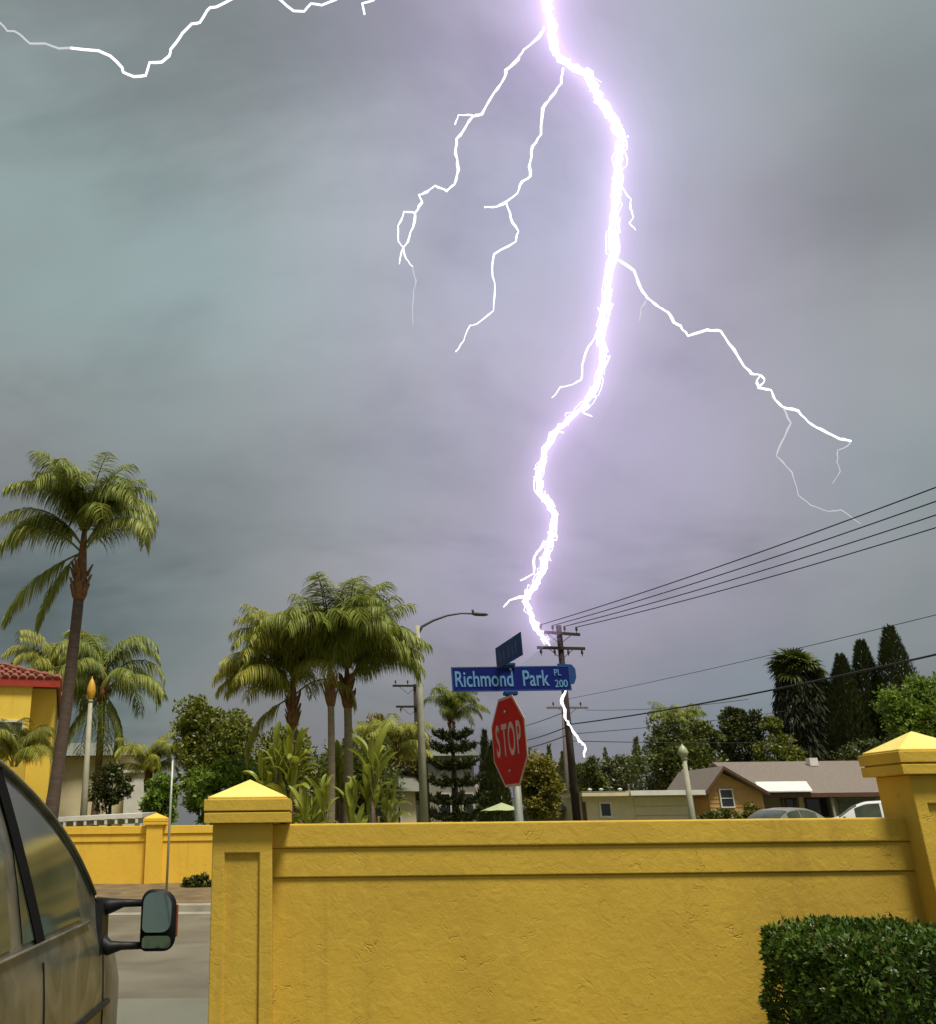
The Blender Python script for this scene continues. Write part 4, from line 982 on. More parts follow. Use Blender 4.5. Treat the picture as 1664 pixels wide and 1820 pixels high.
def flat_house():
    Y = 44; O = Vector((P(1140, 1450, Y).x, Y, .6)); t = thing('flat_roofed_house', 'flat roofed cream house with white fascia behind stop sign wall', 'house', O)
    def q_(x, y, YY=Y): return P(x, y, YY) - O
    a, b = q_(1035, 1416), q_(1232, 1416); zt_ = a.z
    MB().box(a.x, b.x, 0, 9, -.6, zt_).build('wall', M['cream'], t)
    f0, f1 = q_(1028, 1412), q_(1254, 1412)
    MB().box(f0.x, q_(1112, 1412).x, -.6, 9.3, zt_, zt_ + .16).build('roof_edge', M['cream'], t)
    MB().box(q_(1112, 1412).x, f1.x - .3, -.75, 9.3, zt_ + .01, zt_ + .23).build('roof_edge', M['white_paint'], t)
    mb = MB(); mb.box(f0.x + .2, f1.x - 1.0, 0, 9, zt_ + .2, zt_ + .24); mb.build('roof', M['shingle_grey'], t)
    window(t, q_(1064, 1430).x, q_(1087, 1430).x, -.02, q_(1070, 1454).z, q_(1070, 1425).z, 'white_paint', 0, .09)
    MB().box(q_(1035, 1430).x - .02, q_(1041, 1430).x, -.03, 0.0, -.6, zt_ - .25).build('door', M['brown_trim'], t)
    g0, g1 = q_(1128, 1430).x, q_(1222, 1430).x
    for i in range(5): MB().box(g0, g1, -.05, -.005, -.1 + i * .42, .29 + i * .42).build('garage_door_panel', M['cream'], t)
    for x, y in ((1048, 1400), (1068, 1398), (1102, 1403)): v = q_(x, y, Y + 4); MB().lathe([(.07, 0), (.07, .18), (.12, .19), (.12, .24), (.03, .28)], (v.x, 4, zt_ + .22), 10).build('roof_vent', M['white_paint'], t, True)
    # grey hip roofed bungalow to its left, behind
    Y = 47; O = Vector((P(985, 1450, Y).x, Y, .6)); t = thing('bungalow', 'small bungalow with grey green hip roof beside tall dark pole', 'house', O)
    a, b, r0, r1 = q_(938, 1434), q_(1048, 1434), q_(978, 1396, Y + 4), q_(1060, 1384, Y + 4)
    MB().box(a.x + .4, b.x, .5, 8, -.6, a.z).build('wall', M['grey_siding'], t)
    MB().box(a.x + .5, a.x + 1.3, .4, .49, -.6, a.z - .1).build('door', M['shingle_grey'], t)
    mb = MB(); n = mb.verts([(a.x, 0, a.z), (b.x, 0, a.z), (b.x, 8.5, a.z), (a.x, 8.5, a.z), (r0.x, 4, r0.z), (b.x, 4, r0.z + .1)])
    for q in ((0, 1, 5, 4), (1, 2, 5), (2, 3, 4, 5), (3, 0, 4)): mb.f.append([n + i for i in q])
    mb.build('roof', M['shingle_grey'], t)
    MB().box(a.x, b.x, -.03, 0.0, a.z - .14, a.z + .02).build('fascia', M['shingle_grey'], t)
    px_ = q_(942, 1440).x; MB().box(px_ - .06, px_ + .06, .05, .17, -.6, a.z - .14).build('porch_post', M['white_paint'], t)
    # far house with a brown roof beyond
    Y = 75; O = Vector((P(1095, 1400, Y).x, Y, .6)); t = thing('far_house', 'distant house with brown gable roof between far trees', 'house', O)
    a, b = q_(1080, 1402), q_(1135, 1402); r0 = q_(1090, 1378, Y + 4)
    MB().box(a.x, b.x, .3, 8, -.6, a.z).build('wall', M['cream'], t)
    MB().prism([(a.x - .4, -.2, a.z), (a.x - .4, 4, r0.z), (a.x - .4, 8.4, a.z)], (b.x - a.x + .8, 0, 0)).build('roof', M['shingle'], t)
    window(t, a.x + .5, a.x + 1.5, .28, .6, 1.7)
flat_house()

def back_house():
    Y = 50; O = Vector((P(700, 1450, Y).x, Y, .6)); t = thing('pale_house', 'pale house wall glimpsed between palm trunks beside street light', 'house', O)
    def q_(x, y, YY=Y): return P(x, y, YY) - O
    a, b = q_(640, 1408), q_(738, 1408)
    MB().box(a.x, b.x, 0, 8, -.6, a.z).build('wall', M['cream'], t)
    MB().prism([(a.x - .4, -.5, a.z), (a.x - .4, 4, a.z + 1.1), (a.x - .4, 8.5, a.z)], (b.x - a.x + .8, 0, 0)).build('roof', M['shingle_grey'], t)
    window(t, a.x + .8, a.x + 1.9, -.02, .7, 1.8); window(t, b.x - 1.8, b.x - .8, -.02, .7, 1.8)
    Y = 52; O = Vector((P(810, 1450, Y).x, Y, .6)); t = thing('grey_house', 'weathered grey house standing behind the araucaria', 'house', O)
    a, b = q_(768, 1340), q_(852, 1340)
    MB().box(a.x, b.x, 0, 8, -.6, a.z).build('wall', M['grey_siding'], t)
    MB().prism([(a.x - .4, -.5, a.z), (a.x - .4, 4, a.z + 1.0), (a.x - .4, 8.5, a.z)], (b.x - a.x + .8, 0, 0)).build('roof', M['shingle_grey'], t)
    for i in range(2): window(t, a.x + .5 + i * 1.3, a.x + 1.2 + i * 1.3, -.02, 1.2, 2.5, 'white_paint')
    Y = 26; O = Vector((P(893, 1445, Y).x, Y, .15)); t = thing('patio_umbrella', 'pale green patio umbrella opened beside stop sign post', 'umbrella', O)
    c = P(893, 1428, Y) - O; r_ = 0.62; n = 8
    MB().tube([(0, 0, 0), (0, 0, c.z)], .022, 8).build('pole', M['dark_wood'], t, True)
    for k in range(n):
        g0, g1 = 2 * math.pi * k / n, 2 * math.pi * (k + 1) / n
        p0, p1 = Vector((r_ * math.cos(g0), r_ * math.sin(g0), c.z - .20)), Vector((r_ * math.cos(g1), r_ * math.sin(g1), c.z - .20)); tp = Vector((0, 0, c.z + .02))
        MB().poly([tp, p0, (p0 + p1) / 2 + Vector((0, 0, .02)), p1]).build('canopy_panel', M['canvas'], t)
    MB().lathe([(.16, 0), (.16, .05), (.03, .08)], (0, 0, -.02), 14).build('base', M['steel_dark'], t, True)
back_house()

# ------------------------------------------------------------------ palms
def frond_mesh(e0, bend, L=2.8, nl=70, lw=0.034, lmax=0.80, droop=0.95, seed=0, mat_='lf_palm'):
    rg = random.Random(seed); mb = MB(); n = 22; pts = [Vector((0, 0, 0))]; tg = []
    for i in range(n):
        t = i / (n - 1); s0 = e0 if e0 < -.2 else R(40) + .55 * e0; a = s0 + (e0 - bend - s0) * (t ** 1.45); d = Vector((math.cos(a), 0, math.sin(a))); tg.append(d)
        pts.append(pts[-1] + d * (L / n))
    mb.tube(pts, [0.03 * (1 - .88 * i / n) + .003 for i in range(n + 1)], 5)
    for k in range(nl):
        u = 0.14 + 0.86 * (k + rg.random() * .6) / nl; i = min(int(u * n), n - 1); f = u * n - i
        q = pts[i].lerp(pts[i + 1], f); t_ = tg[min(i, n - 1)]
        ln = lmax * (0.35 + 0.65 * math.sin(math.pi * min(1, u * .86 + .13)) ** .7) * rg.uniform(.82, 1.12)
        for s in (-1, 1):
            lift = rg.uniform(-.35, .5)
            d = (Vector((0, s, 0)) * .85 + t_ * .55 + Vector((0, 0, lift))).normalized()
            sd = d.cross(Vector((0, 0, 1))); sd = (sd + rnd_r(rg) * .5).normalized(); wd = lw * rg.uniform(.8, 1.25)
            p = q.copy(); k0 = len(mb.v); m_ = 4
            for j in range(m_ + 1):
                h = wd * (.55, 1, .85, .5, .06)[j] * .5
                mb.v.extend([tuple(p - sd * h), tuple(p + sd * h)])
                d = (d + Vector((0, 0, -droop * (.45 + .2 * j)))).normalized(); p = p + d * (ln / m_)
            for j in range(m_): mb.f.append([k0 + 2 * j, k0 + 2 * j + 1, k0 + 2 * j + 3, k0 + 2 * j + 2])
    return mb.mesh('frond', M[mat_])
def rnd_r(rg):
    return Vector((rg.uniform(-1, 1), rg.uniform(-1, 1), rg.uniform(-1, 1)))
ELEV = [85, 72, 60, 48, 36, 22, 8, -10, -30, -50]
FR = {}
for mk in ('lf_palm', 'lf_palm2'):
    FR[mk] = [[frond_mesh(R(e), R(b), seed=int(e) * 7 + j + 300, mat_=mk, droop=.95 - .2 * j) for j, b in enumerate((62 + .55 * e, 90 + .62 * e, 34 + .45 * e))] for e in ELEV]

def palm(label, Y, base, neck, n, scale, r0, bark, mk='lf_palm', name='palm_tree', group='feather palms', zb=None, lean=0.15, elev=None, boot=True, seed=1, spec=None, up=0, nm=1.25, stiff=0.3):
    rg = random.Random(seed)
    b, k = P(*base, Y), P(*neck, Y); zb = gz(0, Y) if zb is None else zb
    f = b + (k - b) * ((zb - b.z) / (k.z - b.z)); O = Vector((f.x, Y, zb)); t = thing(name, label, 'palm tree', O, group)
    N = k - O
    pts = []; rad = []
    for i in range(13):
        u = i / 12; pts.append(Vector((N.x * u + lean * math.sin(u * math.pi) * .3, N.y * u, N.z * u - .1 * (1 - u)))); rad.append(r0 * (1.25 - .35 * min(1, u * 3) - .18 * u + (.02 if i % 2 else 0)))
    MB().tube(pts, rad, 12).build('trunk', bark, t, True)
    if boot:
        mb = MB(); mb.tube([N + Vector((0, 0, z)) for z in (-.35, -.2, .05, .35, .75 + up * .6, 1.1 + up)], [r0 * .8, r0 * 1.1, r0 * 1.15, r0 * .85, r0 * .5, r0 * .25], 9)
        for _ in range(26):
            g = rg.uniform(0, 6.28); z = rg.uniform(-.35, .5); d = Vector((math.cos(g), math.sin(g), 0))
            mb.tube([N + d * r0 * .8 + Vector((0, 0, z)), N + d * r0 * 1.6 + Vector((0, 0, z + .35))], [.07, .02], 4)
        mb.build('leaf_base', M['boot'], t, True)
    n = int(n * nm)
    for i in range(n):
        if spec and i < len(spec): e_, g = spec[i]
        else:
            e_ = rg.choice(elev) if elev else rg.choice([85, 72, 60, 60, 48, 48, 36, 36, 22, 22, 8, 8, -10, -10, -30, -50]); g = rg.uniform(0, 2 * math.pi)
        ei = min(range(len(ELEV)), key=lambda q: abs(ELEV[q] - e_))
        me = FR[mk][ei][2 if (stiff and rg.random() < stiff and e_ >= 60) else rg.randrange(2)]
        zoff = .25 + .55 * (ei < 4) + .3 * (ei < 6) - .15 * (ei > 7)
        link('frond', me, t, N + Vector((math.cos(g) * r0 * .5, math.sin(g) * r0 * .5, zoff * scale * .75 + up)), (rg.uniform(-.1, .1), rg.uniform(-.08, .08), g), scale * rg.uniform(.88, 1.1))
    return t

TA = math.pi
palm('tall queen palm with single leaning trunk in front of yellow house', 24.4, (88, 1440), (142, 1045), 38, 0.98, 0.20, M['bark_dark'], seed=3, lean=.25, nm=1,
     spec=[(85, 2.2), (85, 3.0), (85, .9), (72, 2.6), (72, 3.3), (72, .2), (72, 5.5), (60, 2.9), (60, .1), (60, 4.2), (48, 0.05), (48, -.15), (36, .08), (36, 3.1), (22, 3.2), (22, 3.05), (36, -.2), (22, 3.5), (8, 3.4), (-30, 3.25), (-50, 3.2), (8, -.5), (8, 5.7), (60, 5.2), (48, 4.7), (72, 1.5), (36, 5.2), (85, 4.4), (85, 5.6), (72, 4.0), (72, 4.9), (60, 4.6), (60, 3.7), (60, 5.8), (85, 1.8), (85, 3.6), (48, 3.6), (48, 5.6)], up=.95, stiff=.5)
palm('lower queen palm behind the amber street lamp', 35, (168, 1440), (182, 1235), 34, 1.02, 0.17, M['bark_palm'], 'lf_palm', seed=5)
palm('queen palm half hidden behind tall leaning palm beside yellow house roof', 38, (84, 1440), (92, 1240), 28, 1.0, 0.17, M['bark_palm'], 'lf_palm2', seed=8)
palm('queen palm with short trunk rising from the banana clump', 29, (522, 1450), (521, 1272), 42, 1.0, 0.17, M['bark_palm'], 'lf_palm2', seed=11, up=.5, elev=[85, 72, 72, 60, 60, 48, 48, 36, 22, 8], spec=[(36, 3.1), (22, 3.2), (-30, 3.0)])
palm('slender pale trunked queen palm between banana clump and thick palm', 28, (586, 1452), (588, 1236), 46, 1.12, 0.145, M['bark_pale'], 'lf_palm', seed=13, stiff=.3, up=.05, elev=[85, 85, 85, 72, 72, 72, 60, 60, 48])
palm('thick trunked queen palm nearest to the street light', 29.5, (617, 1452), (618, 1240), 46, 1.14, 0.18, M['bark_pale'], 'lf_palm', seed=17, stiff=.25, up=.05,
     elev=[85, 85, 72, 72, 60, 60, 48, 48], spec=[(36, .1), (36, -.2), (22, .0), (48, .2), (36, 5.9), (36, .3)])
palm('small palm with pale trunk behind street light', 46, (703, 1450), (704, 1350), 26, 0.85, 0.13, M['bark_pale'], 'lf_palm2', seed=19, elev=[72, 60, 48, 36, 22, 8, -10])
palm('small olive palm beside the slim utility pole', 49, (684, 1450), (682, 1345), 24, 0.8, 0.13, M['bark_palm'], 'lf_palm2', seed=23, elev=[72, 60, 48, 36, 22, 8, -10])
palm('short palm crown rising above the araucaria', 56, (802, 1450), (803, 1292), 24, 0.95, 0.16, M['bark_palm'], 'lf_palm', seed=29, elev=[85, 72, 60, 48, 36, 22])
palm('small bright palm under the window of yellow house', 25.2, (25, 1460), (24, 1378), 20, 0.55, 0.12, M['bark_palm'], 'lf_palm2', seed=31, elev=[85, 72, 60, 48, 36], boot=False)
palm('thin young palm arching over the white portico', 33, (262, 1450), (263, 1390), 16, 0.62, 0.09, M['bark_palm'], 'lf_palm2', seed=37, elev=[72, 60, 48, 36, 22])
palm('feather palm topping the big green trees beside flat house', 64, (1216, 1440), (1214, 1318), 24, 1.0, 0.2, M['bark_palm'], 'lf_palm', seed=41, elev=[85, 72, 60, 48, 36, 22])

def fan_palm():
    Y = 68; O0 = P(1430, 1400, Y); k = P(1415, 1196, Y); zb = gz(0, Y); f = O0 + (k - O0) * ((zb - O0.z) / (k.z - O0.z))
    O = Vector((f.x, Y, zb)); N = k - O; t = thing('fan_palm', 'tall fan palm with shaggy skirt beside row of cypresses', 'palm tree', O)
    MB().tube([Vector((0, 0, -.1)), N * .5, N], [.45, .36, .3], 12).build('trunk', M['bark_dark'], t, True)
    mb = MB()
    for _ in range(8000):                                     # hanging dead leaves round the trunk
        u = random.random() ** .8; g = random.uniform(0, 6.28); rr = (1.75 + .35 * math.sin(u * 9)) * (.55 + .45 * min(1, (1 - u) * 2.2 + .25)) * random.uniform(.55, 1)
        q = N * u + Vector((math.cos(g) * rr, math.sin(g) * rr, 0)); d = Vector((math.cos(g) * .25, math.sin(g) * .25, -1)).normalized()
        mb.leaf(q, (d + rnd_dir() * .5).normalized(), rnd_dir(), random.uniform(.35, .8), random.uniform(.08, .18))
    sk = mb.build('dead_leaf_skirt', M['skirt'], t)
    fm = []
    for v in range(3):
        rg = random.Random(70 + v); mb = MB(); st = 0.9
        mb.tube([(0, 0, 0), (st * .5, 0, .04), (st, 0, 0)], [.03, .024, .018], 5)
        for i in range(19):
            g = R(-115 + 230 * i / 18); ln = 1.15 * (1 - .18 * abs(g) / 2) * rg.uniform(.9, 1.05)
            d = Vector((math.cos(g), math.sin(g), rg.uniform(-.12, .12))); sd = Vector((-math.sin(g), math.cos(g), 0)); q = Vector((st, 0, 0)); k0 = len(mb.v)
            for j, (w_, dr) in enumerate(((.02, 0), (.10, 0), (.07, -.06), (.01, -.32))):
                p = q + d * ln * (0, .5, .75, 1)[j] + Vector((0, 0, dr)); mb.v.extend([tuple(p - sd * w_), tuple(p + sd * w_)])
            for j in range(3): mb.f.append([k0 + 2 * j, k0 + 2 * j + 1, k0 + 2 * j + 3, k0 + 2 * j + 2])
        fm.append(mb.mesh('fan_leaf', M['lf_mid']))
    for i in range(60):
        e_ = random.choice([70, 55, 40, 25, 10, -5, -20, -40, -60, -72]); g = random.uniform(0, 6.28)
        link('fan_leaf', random.choice(fm), t, N + Vector((0, 0, .2)), (random.uniform(-.5, .5), -R(e_), g), random.uniform(.95, 1.2))
fan_palm()

# ------------------------------------------------------------------ broadleaf trees, conifers
def crown(mb, c, rad, nclump, nleaf, ls, rg, shell=.55, flat=1.0, upness=.2, cl=.34):
    """Leaf clumps spread through an ellipsoid: uneven edge, gaps between clumps."""
    rx, ry, rz = rad
    for _ in range(nclump):
        while True:
            v = Vector((rg.uniform(-1, 1), rg.uniform(-1, 1), rg.uniform(-1, 1)))
            if shell < v.length <= 1: break
        cc = Vector((c.x + v.x * rx, c.y + v.y * ry, c.z + v.z * rz)); cr_ = cl * min(rx, rz) * rg.uniform(.6, 1.25)
        for _ in range(nleaf):
            d = rnd_r(rg)
            if d.length > 1.2: continue
            q = cc + Vector((d.x, d.y, d.z * .75)) * cr_
            dd = (rnd_r(rg) + Vector((v.x, v.y, v.z)) * .5 + Vector((0, 0, upness))).normalized()
            mb.leaf(q, dd, (rnd_r(rg) + Vector((0, -.2, .8))).normalized(), ls * rg.uniform(.6, 1.3), ls * rg.uniform(.35, .7))
def tree(label, Y, x0, x1, y0, y1, m, ncl=70, nlf=110, ls=.2, seed=1, name='broadleaf_tree', group=None, shell=.45, lobes=None, cl=.34, foot=None, cat='tree', depthf=.9):
    rg = random.Random(seed); cx, cy = (x0 + x1) / 2, (y0 + y1) / 2; s = mpp(cx, cy, Y)
    zb = gz(0, Y); q = P(cx, cy, Y); rx, rz = (x1 - x0) / 2 * s, (P(cx, y0, Y).z - P(cx, y1, Y).z) / 2
    fx = P(foot or cx, 1440, Y).x
    O = Vector((fx, Y, zb)); t = thing(name, label, cat, O, group); C = q - O
    mb = MB(); tr = max(.08, rx * .07); top = C + Vector((0, 0, rz * .25))
    mb.tube([(0, 0, -.15), Vector((0, 0, 0)).lerp(top, .4) + Vector((rx * .04, 0, 0)), top], [tr * 1.5, tr, tr * .35], 9)
    for k in range(7):
        g = 6.28 * k / 7 + rg.random(); st = Vector((0, 0, 0)).lerp(top, rg.uniform(.4, .75)); en = C + Vector((math.cos(g) * rx * .7, math.sin(g) * rx * .7 * depthf, rz * rg.uniform(-.2, .6)))
        mb.tube([st, (st + en) / 2 + Vector((0, 0, rz * .1)), en], [tr * .55, tr * .35, tr * .12], 6)
    mb.build('trunk', M['bark'], t, True)
    mb = MB(); crown(mb, C, (rx * .86, rx * .86 * depthf, rz * .86), int(ncl * 1.5), nlf, ls, rg, shell, cl=cl)
    for (lx, ly, lr) in (lobes or ()):
        lq = P(lx, ly, Y) - O; crown(mb, lq, (lr * s, lr * s, lr * s), int(ncl * .35), nlf, ls, rg, .3, cl=.42)
    mb.build('crown', M[m], t)
    return t
tree('rounded green tree standing behind left wall pillar', 34, 300, 456, 1248, 1420, 'lf_green', 72, 110, .17, 3, lobes=((350, 1275, 34), (410, 1300, 36)), cl=.30)
tree('bright green bushy tree low behind left wall pillar', 30, 320, 500, 1345, 1475, 'lf_bright', 80, 130, .15, 4, cl=.32)
tree('small dark bush before cream house among palms', 31, 160, 232, 1350, 1450, 'lf_dark', 34, 90, .13, 5, cl=.3)
tree('light green shrub between white portico and thin signpost', 29, 250, 318, 1372, 1475, 'lf_bright', 40, 110, .13, 6)
tree('brownish olive tree behind the thick trunked palm', 52, 625, 712, 1262, 1420, 'lf_olive', 52, 100, .2, 7)
tree('olive green tree behind slim utility pole', 54, 690, 772, 1282, 1450, 'lf_olive', 52, 110, .2, 8)
tree('mid green tree filling the gap behind banana clump', 36, 425, 575, 1288, 1470, 'lf_green', 76, 120, .17, 9)
tree('shady green tree behind the palm trunks', 38, 545, 715, 1300, 1480, 'lf_mid', 84, 120, .17, 10)
tree('golden olive tree beside stop sign post', 37, 925, 1000, 1345, 1465, 'lf_olive', 46, 120, .17, 11, lobes=((955, 1365, 26),))
tree('distant rounded tree behind tall dark pole', 95, 1020, 1080, 1345, 1425, 'lf_mid', 40, 90, .35, 12)
tree('distant hazy green tree left of the big dark trees', 110, 1065, 1140, 1338, 1420, 'lf_far', 46, 90, .4, 13)
tree('far hazy tree beyond bungalow roof', 120, 975, 1045, 1352, 1425, 'lf_far', 40, 90, .4, 14)
tree('big dark green tree behind flat cream house', 60, 1128, 1285, 1300, 1440, 'lf_mid', 90, 120, .26, 15, lobes=((1190, 1310, 34), (1250, 1315, 30)))
tree('tall dark tree with double top behind gabled wing of ranch house', 66, 1272, 1362, 1268, 1420, 'lf_dark', 70, 120, .27, 16, lobes=((1302, 1275, 18), (1335, 1290, 26)))
tree('smaller spreading tree between dark tree and fan palm', 63, 1345, 1425, 1288, 1420, 'lf_green', 46, 90, .24, 17, lobes=((1372, 1290, 16),), cl=.28)
tree('low dark tree mass behind ranch house chimney', 70, 1340, 1480, 1335, 1440, 'lf_mid', 80, 120, .28, 18)
tree('bright light green tree beside cypress row and right wall pillar', 50, 1578, 1720, 1215, 1380, 'lf_bright', 90, 120, .22, 20, lobes=((1600, 1255, 34), (1650, 1235, 34)))
tree('dark filler tree at the foot of the cypresses', 66, 1480, 1640, 1310, 1420, 'lf_dark', 80, 120, .26, 21)
tree('low green shrub before gabled wing of ranch house', 41, 1240, 1322, 1438, 1480, 'lf_mid', 40, 90, .13, 22, name='shrub', cat='shrub')
tree('rounded shrub at the porch corner of ranch house', 42, 1320, 1360, 1428, 1480, 'lf_olive', 30, 80, .13, 23, name='shrub', cat='shrub')
tree('dark creeping shrub at the foot of distant yellow wall', 22.2, 318, 392, 1556, 1600, 'lf_dark', 34, 80, .09, 24, name='shrub', cat='shrub', depthf=.5)

def cypress(label, Y, x, y0, y1, wpx, m='lf_cypress', n=15000, ls=.34, seed=1, xt=None, tip=.1, group='tall cypresses'):
    rg = random.Random(seed); a, b = P(x, y1, Y), P(xt or x, y0, Y); zb = gz(0, Y); f = a + (b - a) * ((zb - a.z) / (b.z - a.z))
    O = Vector((f.x, Y, zb)); N = b - O; t = thing('cypress_tree', label, 'tree', O, group); r0 = wpx * .66 * mpp(x, y1, Y)
    MB().tube([Vector((0, 0, -.1)), N * .5, N * .92], [r0 * .22, r0 * .14, .04], 8).build('trunk', M['bark'], t, True)
    mb = MB()
    for _ in range(n):
        u = 1 - rg.random() ** .8; g = rg.uniform(0, 6.28)
        pr = (u / .12) ** .6 * .75 + .25 if u < .12 else (1 - ((u - .12) / .88) ** 2.1 * (1 - tip))
        w_ = 1 + .15 * mnoise.noise(Vector((g * 1.2, u * 9, seed))) + .08 * mnoise.noise(Vector((g * 3, u * 26, seed + 5)))
        rr = r0 * pr * w_ * (1 - abs(rg.gauss(0, .16)))
        q = N * u + Vector((math.cos(g) * rr, math.sin(g) * rr, 0))
        d = (Vector((math.cos(g) * .45, math.sin(g) * .45, 1)) + rnd_r(rg) * .35).normalized()
        mb.leaf(q, d, Vector((math.cos(g), math.sin(g), .2)), ls * rg.uniform(.6, 1.3), ls * rg.uniform(.22, .45))
    mb.build('crown', M[m], t)
cypress('shortest cypress of the row, next to the fan palm', 72, 1517, 1166, 1400, 74, seed=1, xt=1494)
cypress('middle cypress of the row behind ranch house', 73, 1562, 1141, 1400, 76, seed=2, xt=1530)
cypress('tallest cypress of the row beside light green tree', 71, 1622, 1116, 1400, 86, seed=3, xt=1580)
cypress('broad dark cypress half hidden behind the fan palm skirt', 74, 1480, 1180, 1400, 80, seed=4, xt=1446)
cypress('dark narrow cypress standing right behind the STOP sign', 45, 880, 1322, 1460, 46, 'lf_dark', 5000, .28, 5, group='slim conifers')
cypress('thin spire conifer beside araucaria', 47, 866, 1300, 1460, 20, 'lf_dark', 2600, .24, 6, xt=861, group='slim conifers')
cypress('far slim conifer above golden olive tree', 100, 976, 1326, 1420, 16, 'lf_mid', 1400, .4, 7, group='slim conifers')
cypress('far pointed conifer beside tall dark pole', 105, 1001, 1338, 1420, 18, 'lf_mid', 1400, .4, 8, group='slim conifers')
cypress('far slim conifer left of big dark tree', 100, 1131, 1312, 1420, 18, 'lf_mid', 1500, .4, 9, group='slim conifers')
cypress('tiny far conifer between hazy trees', 120, 1076, 1330, 1420, 14, 'lf_far', 1000, .45, 10, group='slim conifers')

def araucaria():
    Y = 42; a = P(810, 1452, Y); zb = gz(0, Y); O = Vector((a.x, Y, zb)); t = thing('araucaria_tree', 'dark araucaria with tiers of upturned branches beside street light', 'tree', O)
    top = P(803, 1286, Y) - O; s = mpp(810, 1360, Y)
    MB().tube([(0, 0, -.1), top * .5, top], [.2, .14, .03], 9).build('trunk', M['bark_dark'], t, True)
    for ti, (yy, wpx, n) in enumerate(((1300, 34, 8), (1322, 42, 8), (1352, 46, 9), (1382, 52, 9), (1414, 56, 9), (1442, 56, 9))):
        z = (P(806, yy + 6, Y) - O).z; L = wpx * s
        for k in range(n):
            g = 6.28 * k / n + ti * .5 + random.uniform(-.15, .15); d = Vector((math.cos(g), math.sin(g), 0)); c = top * (z / top.z)
            pts = [c + d * (L * u) + Vector((0, 0, -.18 * math.sin(u * 3.1) * L * .6 + .42 * L * max(0, u - .55) ** 1.3)) for u in (0, .2, .4, .6, .8, 1.0)]
            mb = MB(); mb.tube(pts, [.07, .075, .08, .09, .08, .02], 6)
            for i in range(170):
                u = random.uniform(.08, 1) * 4.99; i0 = int(u); q = pts[i0].lerp(pts[i0 + 1], u - i0); tg = (pts[i0 + 1] - pts[i0]).normalized()
                dd = (tg * .7 + rnd_dir() * .8 + Vector((0, 0, .2))).normalized(); mb.leaf(q + rnd_dir() * .06, dd, rnd_dir(), random.uniform(.16, .30), .075)
            mb.build('branch', M['lf_arau'], t)
araucaria()

# ------------------------------------------------------------------ banana-like clumps with big paddle leaves
def paddle(seed, L=1.5, W=.42, bend=.9):
    rg = random.Random(seed); mb = MB(); n = 12; rows = []; p = Vector((0, 0, 0)); a = R(86)
    st = [p.copy()]
    for i in range(5): p = p + Vector((math.cos(a), 0, math.sin(a))) * .14; st.append(p.copy())
    mb.tube(st, [.03] * 6, 5)
    for i in range(n + 1):
        u = i / n; w_ = W * (math.sin(math.pi * min(1, u * .93 + .05)) ** .55) * .5
        nn = Vector((-math.sin(a), 0, math.cos(a)))
        rows.append([p + Vector((0, -w_, 0)) + nn * w_ * .45, p + Vector((0, -w_ * .5, 0)) + nn * w_ * .18, p, p + Vector((0, w_ * .5, 0)) + nn * w_ * .18, p + Vector((0, w_, 0)) + nn * w_ * .45])
        a -= bend / n * (.4 + 1.2 * u); p = p + Vector((math.cos(a), 0, math.sin(a))) * (L / n)
    mb.grid(rows)
    return mb.mesh('leaf', M['lf_banana'], True)
PAD = [paddle(k, 1.3 + .1 * (k % 3), .30 + .05 * (k % 3), b) for k, b in enumerate((.25, .5, .8, 1.15, 1.6, 2.1))]
def banana(label, Y, x, ytop, n, sc, seed):
    rg = random.Random(seed); zb = gz(0, Y); a = P(x, 1440, Y); O = Vector((a.x, Y, zb)); t = thing('banana_plant', label, 'plant', O, 'banana clumps between the palms')
    h = (P(x, ytop, Y) - O).z - 1.5 * sc
    for k in range(3):
        q = Vector((rg.uniform(-.25, .25), rg.uniform(-.25, .25), 0)); hh = h * (1, .78, .55)[k]
        MB().tube([q, q * 1.2 + Vector((0, 0, hh * .5)), q * 1.5 + Vector((0, 0, hh))], [.07, .055, .035], 8).build('stem', M['bark_palm'], t, True)
        for i in range(n // 3):
            link('leaf', rg.choice(PAD[:4] if k == 0 else PAD), t, q * 1.5 + Vector((0, 0, hh - .11 * i * sc)), (rg.uniform(-.4, .4), rg.uniform(-.35, .45), rg.uniform(0, 6.28)), sc * rg.uniform(.8, 1.15))
for i, (lab, Y, x, yt, n, sc) in enumerate((
    ('tall banana plant behind left wall pillar cap beside bright bush', 25.2, 492, 1300, 15, 1.0),
    ('banana plant with upright leaves below the short trunked queen palm', 24.8, 532, 1288, 18, 1.05),
    ('low banana plant in front of the slender palm trunk', 24.2, 553, 1372, 15, .85),
    ('banana plant between the slender and thick palm trunks', 30.5, 600, 1312, 15, 1.0),
    ('banana plant with yellow green leaves right of thick palm trunk', 26, 645, 1300, 18, 1.1),
    ('banana plant leaning toward the street light', 30.5, 682, 1318, 15, 1.0))):
    banana(lab, Y, x, yt + 6, n * 3, sc * .52, 50 + i)

